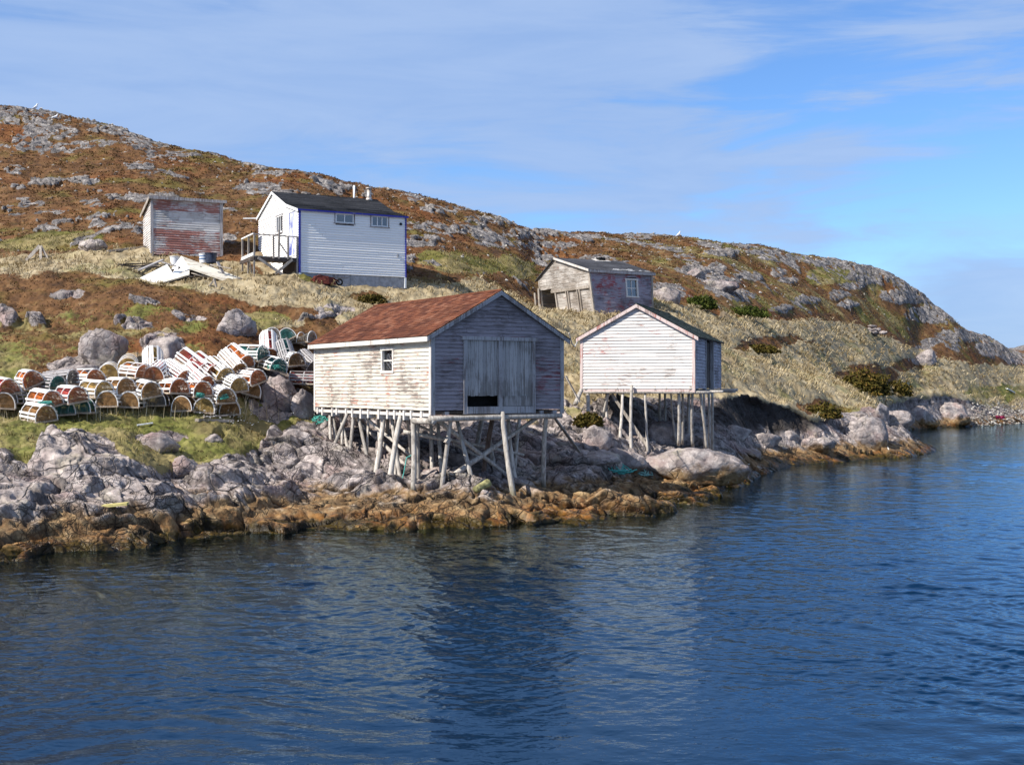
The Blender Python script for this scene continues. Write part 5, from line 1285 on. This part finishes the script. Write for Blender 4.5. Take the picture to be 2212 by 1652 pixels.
def blades(base, n, L, wid, rad, lean, wind, tint, updown=.0, tsd=.16):
    """n arching blades per base point -> vertex / loop arrays"""
    N = len(base)*n; b = np.repeat(base, n, 0)
    Lr = np.repeat(L, n)*rng.uniform(.55,1.15,N)
    az = rng.uniform(0,6.283,N); rr = np.sqrt(rng.uniform(0,1,N))*np.repeat(rad, n)
    root = b+np.stack([np.cos(az)*rr, np.sin(az)*rr, np.full(N,-.03)],-1)
    dirx = np.cos(az)*.6+wind[0]+rng.normal(0,.35,N); diry = np.sin(az)*.6+wind[1]+rng.normal(0,.35,N)
    dn = np.hypot(dirx,diry)+1e-6; dirx /= dn; diry /= dn
    ln = lean*rng.uniform(.5,1.3,N)
    mid = root+np.stack([dirx*ln*Lr*.35, diry*ln*Lr*.35, Lr*.55],-1)
    tip = root+np.stack([dirx*ln*Lr, diry*ln*Lr, Lr*(.75-.45*ln+updown)],-1)
    w = np.repeat(wid, n)*rng.uniform(.6,1.3,N)/2
    tw = rng.uniform(0,6.283,N); sx = np.stack([np.cos(tw)*w, np.sin(tw)*w*.6, np.zeros(N)],-1)
    V = np.stack([root-sx, root+sx, mid-sx*.8, mid+sx*.8, tip],1).reshape(-1,3)
    i = np.arange(N)*5
    loops = np.stack([i,i+1,i+3,i+2,i+2,i+3,i+4],-1).ravel(); st = np.stack([np.arange(N)*7, np.arange(N)*7+4],-1).ravel()
    ti = np.clip(np.repeat(tint,n)+rng.normal(0,tsd,N),0,1); ti = np.repeat(ti,5)
    return V, loops, st, ti
inv = (np.abs(Xd/np.maximum(Yg,1)) < .50)
cell = np.gradient(rowsY)[:,None]*np.gradient(uu)[None,:]*Yg
def scatter(name, mask, N, n, L, wid, rad, lean, wind, mat, seedn, tintv, updown=0., power=.0, tsd=.16):
    p = (mask*cell*inv*(Yg**-power)).ravel(); p = p/p.sum()
    k = rng.choice(p.size, N, p=p)
    base = np.stack([Xd.ravel()[k], Yd.ravel()[k], Zd.ravel()[k]],-1)
    base[:,0] += rng.normal(0,.05,N); base[:,1] += rng.normal(0,.05,N)
    sc = np.clip((base[:,1]/55.)**.35,.8,1.35)*(.7+.6*np.clip(fbm(base[:,0]*.5,base[:,1]*.5,3,seedn)+.5,0,1))
    tn = np.clip(tintv+fbm(base[:,0]*.35,base[:,1]*.35,4,seedn+4)*.5,0,1)
    wd = wid*np.clip(base[:,1]/50.,.8,2.2)
    V,l,s,t = blades(base, n, L*sc, wd, rad*sc, lean, wind, tn, updown, tsd)
    o = big_mesh(name, V, l, s, M[mat], False, dict(tint=t)); link(o); tag(o, kind='stuff'); return o
soft = np.clip(1-rock*1.6,0,1)*(Zb > .9)
clear = np.ones_like(soft)
for Bq, x0,x1,y0,y1 in ((HOUSE,-.1,5.5,-.05,6.8),(SMALL,0,4.6,0,7.),(BIG,0,4.7,0,8.4)):
    lx = (Xd-Bq.o.x)*Bq.e.x+(Yd-Bq.o.y)*Bq.e.y; ly = (Xd-Bq.o.x)*Bq.d.x+(Yd-Bq.o.y)*Bq.d.y
    clear *= ~((lx>x0)&(lx<x1)&(ly>y0)&(ly<y1))
soft *= clear*(1-.85*blobs([(597,580,58,24),(690,596,50,14)]))
scatter('dry_grass', dry*soft*(1-.75*green), 58000, 6, .34, .034, .15, 1.0, (.35,-.5), 'straw_blade', 301, .52, 0, .6, .27)
scatter('green_grass', np.clip(green*1.0,0,1)*soft*(1-.8*(olv>.05)), 22000, 6, .26, .018, .12, .8, (.3,-.4), 'green_blade', 311, .42, .05, .6, .22)
scatter('heath_plants', np.clip(1-dry-green*.8,0,1)*soft*(Yg<140), 40000, 5, .085, .05, .2, 1.0, (.1,-.2), 'heath_blade', 321, .42, .1, .5, .1)
# tall dead stalks before the traps
scatter('grass_stalks', sstep(20,0,np.abs(PYg-895))*(PXg<640)*soft, 260, 1, .75, .02, .05, .25, (.1,-.1), 'straw_blade', 331, .8, .3, 0)
# tiny white flowers
k = rng.choice(cell.size, 60, p=(lambda p: p/p.sum())(((sstep(40,0,np.abs(PYg-905))*(PXg>430)*(PXg<690))*soft*cell+1e-12*cell*(PYg>1e9)).ravel()))
m = MB()
for i in k:
    c = Vector((Xd.ravel()[i],Yd.ravel()[i],Zd.ravel()[i]+.2)); s = random.uniform(.008,.018); m.hexa([c+Vector(q)*s for q in ((-1,-1,-.4),(1,-1,-.4),(1,1,-.4),(-1,1,-.4),(-.6,-.6,.5),(.6,-.6,.5),(.6,.6,.5),(-.6,.6,.5))])
o = m.build('wild_flowers', M['white']); tag(o, kind='stuff')
# pebbles of the far beach and scree
def pebbles(name, mask, N, smin, smax, mat):
    p = (mask*cell*inv).ravel(); p /= p.sum(); k = rng.choice(p.size, N, p=p)
    b = np.stack([Xd.ravel()[k],Yd.ravel()[k],Zd.ravel()[k]],-1); s = rng.uniform(smin,smax,N)**1.0
    oc = np.array([(1,0,0),(-1,0,0),(0,1,0),(0,-1,0),(0,0,.7),(0,0,-.7),(.7,.7,.35),(-.7,.6,.3)])[:6]
    th = rng.uniform(0,6.28,N); ca, sa = np.cos(th), np.sin(th)
    v = oc[None]*rng.uniform(.6,1.3,(N,6,1)); v = np.stack([v[...,0]*ca[:,None]-v[...,1]*sa[:,None], v[...,0]*sa[:,None]+v[...,1]*ca[:,None], v[...,2]],-1)*s[:,None,None]+b[:,None]
    fc = np.array([(0,2,4),(2,1,4),(1,3,4),(3,0,4),(2,0,5),(1,2,5),(3,1,5),(0,3,5)])
    l = (np.arange(N)[:,None,None]*6+fc[None]).ravel()
    o = big_mesh(name, v.reshape(-1,3), l, np.arange(len(l)//3)*3, M[mat], False); link(o); tag(o, kind='stuff')
M['pebble'] = mat_shingle('beach_pebbles',[(.16,.13,.11),(.30,.26,.22),(.45,.41,.36),(.6,.57,.52)])
pebbles('pebbles', (PXg>2095)*sstep(868,880,PYg)*(Zb>-.2)*(Yg>110), 5000, .06, .2, 'pebble')
pebbles('scree', hill*(Yg<135)*sstep(.0,.6,n_s+dens*2.5)*(1-.5*rock), 2600, .05, .17, 'pebble')
# bushes: dense leaf clumps over a low stem
def bush(px, py, w, h, mat, label, n=2600, leaf=.09):
    g = hit(px, py+h*.45); s = g.y/F; rx = w*s/2; rz = h*s*.9
    t = empty('bush', g); tag(t, label, 'bush')
    u = rng.normal(size=(n,3)); u /= np.linalg.norm(u,axis=1)[:,None]; u[:,2] = np.abs(u[:,2]); r = rng.uniform(.25,1,n)**.45
    lob = 1+.28*perlin(u[:,0]*2.1+px, u[:,1]*2.1+u[:,2]*1.6, 7)+.15*perlin(u[:,0]*5+px, u[:,2]*5, 8)
    c = u*(r*lob)[:,None]*np.array([rx, rx*.7, rz]); c[:,2] -= .05
    a = rng.normal(size=(n,3)); a /= np.linalg.norm(a,axis=1)[:,None]; b = np.cross(a, rng.normal(size=(n,3))); b /= np.linalg.norm(b,axis=1)[:,None]
    L = leaf*rng.uniform(.6,1.4,n)[:,None]
    V = np.stack([c-a*L, c+b*L*.45, c+a*L, c-b*L*.45],1).reshape(-1,3)
    ti = np.repeat(np.clip(rng.normal(.5,.25,n),0,1),4)
    o = big_mesh('foliage', V, np.arange(n*4), np.arange(n)*4, M[mat], False, dict(tint=ti)); link(o, t)
    m = MB()
    for i in range(5):
        a_ = i*1.257; m.tube([(0,0,-.1),(math.cos(a_)*rx*.4,math.sin(a_)*rx*.3,rz*.45),(math.cos(a_)*rx*.7,math.sin(a_)*rx*.5,rz*.7)],[.04,.03,.012],5)
    m.build('stem', M['dark_wood'], t)
bush(1515,652,70,32,'bush_leaf','rounded bright green bush beside the pale rocks right of the leaning shed')
bush(1610,672,110,26,'bush_leaf','low dark green bush in the grass right of the round bush')
bush(1868,826,120,58,'brownbush_leaf','large dark olive bush on the slope above the second point',4200,.13)
bush(1935,838,70,36,'brownbush_leaf','brown green bush beside the large olive bush',2400,.13)
bush(1775,886,90,34,'brownbush_leaf','olive shrub on the bank above the cove',2600,.1)
bush(805,645,62,22,'brownbush_leaf','brown heath hummock in the pale grass behind the big shed roof')
bush(1640,752,90,20,'brownbush_leaf','flat dark shrub in the straw slope behind the small shed')
bush(1270,905,60,28,'brownbush_leaf','tuft of olive scrub under the left stilts of the small shed')
bush(1320,792,36,24,'brownbush_leaf','dark scrub in the gap between the two stilt sheds')

# ------------------------------------------------------------------ light, sky, camera
SUN_EL = R(41); SA = Vector((-.845,-.535)).normalized()
S = Vector((SA.x*math.cos(SUN_EL), SA.y*math.cos(SUN_EL), math.sin(SUN_EL)))
sun = bpy.data.lights.new('sun','SUN'); sun.energy = 5.0; sun.angle = R(.53); sun.color = (1,.95,.86)
so = bpy.data.objects.new('sun', sun); so.rotation_euler = S.to_track_quat('Z','Y').to_euler(); so.location = (-30,-10,40); link(so)
W = bpy.data.worlds.new('World'); SC.world = W; W.use_nodes = True
nt = W.node_tree; bg = nt.nodes['Background']; bg.inputs['Strength'].default_value = .085
class WN(NT):
    def __init__(s): s.t = nt
w = WN()
sky = w.n('ShaderNodeTexSky', sky_type='NISHITA'); sky.sun_disc = False; sky.sun_elevation = SUN_EL; sky.sun_rotation = math.atan2(SA.x, SA.y)
sky.air_density = 1.0; sky.dust_density = .3; sky.ozone_density = 3.0
vec = w.n('ShaderNodeTexCoord').outputs['Generated']
st = w.scale(vec, (1.,1.,2.6)); n1 = w.noise(st, 2.3, 6, .55, .4); n2 = w.noise(w.scale(vec,(1,1,6.5),(4,2,1)), 4.5, 6, .6, .5)
mask = w.ma('ADD', w.mr(n1,.28,.66,.5,1.1), w.mr(n2,.3,.7,-.32,.28,False))
def gap(px, py, rad, amt):
    global mask
    d = Vector(((px-CX)/F, 1, (HY-py)/F)).normalized()
    q = w.n('ShaderNodeVectorMath', operation='SUBTRACT'); w.set(q.inputs[0], vec); q.inputs[1].default_value = d
    q2 = w.n('ShaderNodeVectorMath', operation='MULTIPLY'); w.set(q2.inputs[0], q.outputs[0]); q2.inputs[1].default_value = (1,1,2.0)
    ln = w.n('ShaderNodeVectorMath', operation='LENGTH'); w.set(ln.inputs[0], q2.outputs[0])
    e = w.ma('ADD', ln.outputs['Value'], w.mr(n2,.3,.7,-.05,.05,False))
    mask = w.ma('ADD', mask, w.mr(e, 0, rad, amt, 0))
gap(1720,90,.20,-.75); gap(2150,430,.26,-.8); gap(650,385,.26,-.4); gap(1150,470,.24,-.28); gap(540,30,.13,-.35); gap(250,150,.3,.25); gap(1150,250,.35,.3); gap(2212,640,.16,.45)
mk_ = w.ma('MULTIPLY', w.mr(mask, .15, .85), w.mr(w.sep(vec)[2], .34, .62, 1, .12))
skyc = w.mix(1., sky.outputs[0], (.84,1.13,1.5), 'MULTIPLY')
cloud = w.mix(w.mr(n2,.3,.7), (2.8,4.15,6.9), (3.5,4.75,7.2))
full = w.mix(w.ma('MULTIPLY', mk_, .85), skyc, cloud)
full = w.mix(w.ma('MULTIPLY', w.mr(w.sep(vec)[2], .68, .85), .8), full, (4.3,4.5,5.0))  # neutral sky overhead, added out of view to make the fill less blue
nt.links.new(full, bg.inputs['Color'])
cam = bpy.data.cameras.new('camera'); co = bpy.data.objects.new('camera', cam); co.location = (0,0,H); co.rotation_euler = (R(90),0,0)
cam.sensor_width = 36; cam.lens = 36*F/2212; cam.shift_y = 10/2212; cam.clip_end = 9000; cam.clip_start = .1; link(co); SC.camera = co
SC.view_settings.view_transform = 'Standard'; SC.view_settings.look = 'None'; SC.view_settings.exposure = .50; SC.view_settings.gamma = 1
SC.cycles.max_bounces = 6; SC.cycles.transparent_max_bounces = 12
SC.render.film_transparent = False
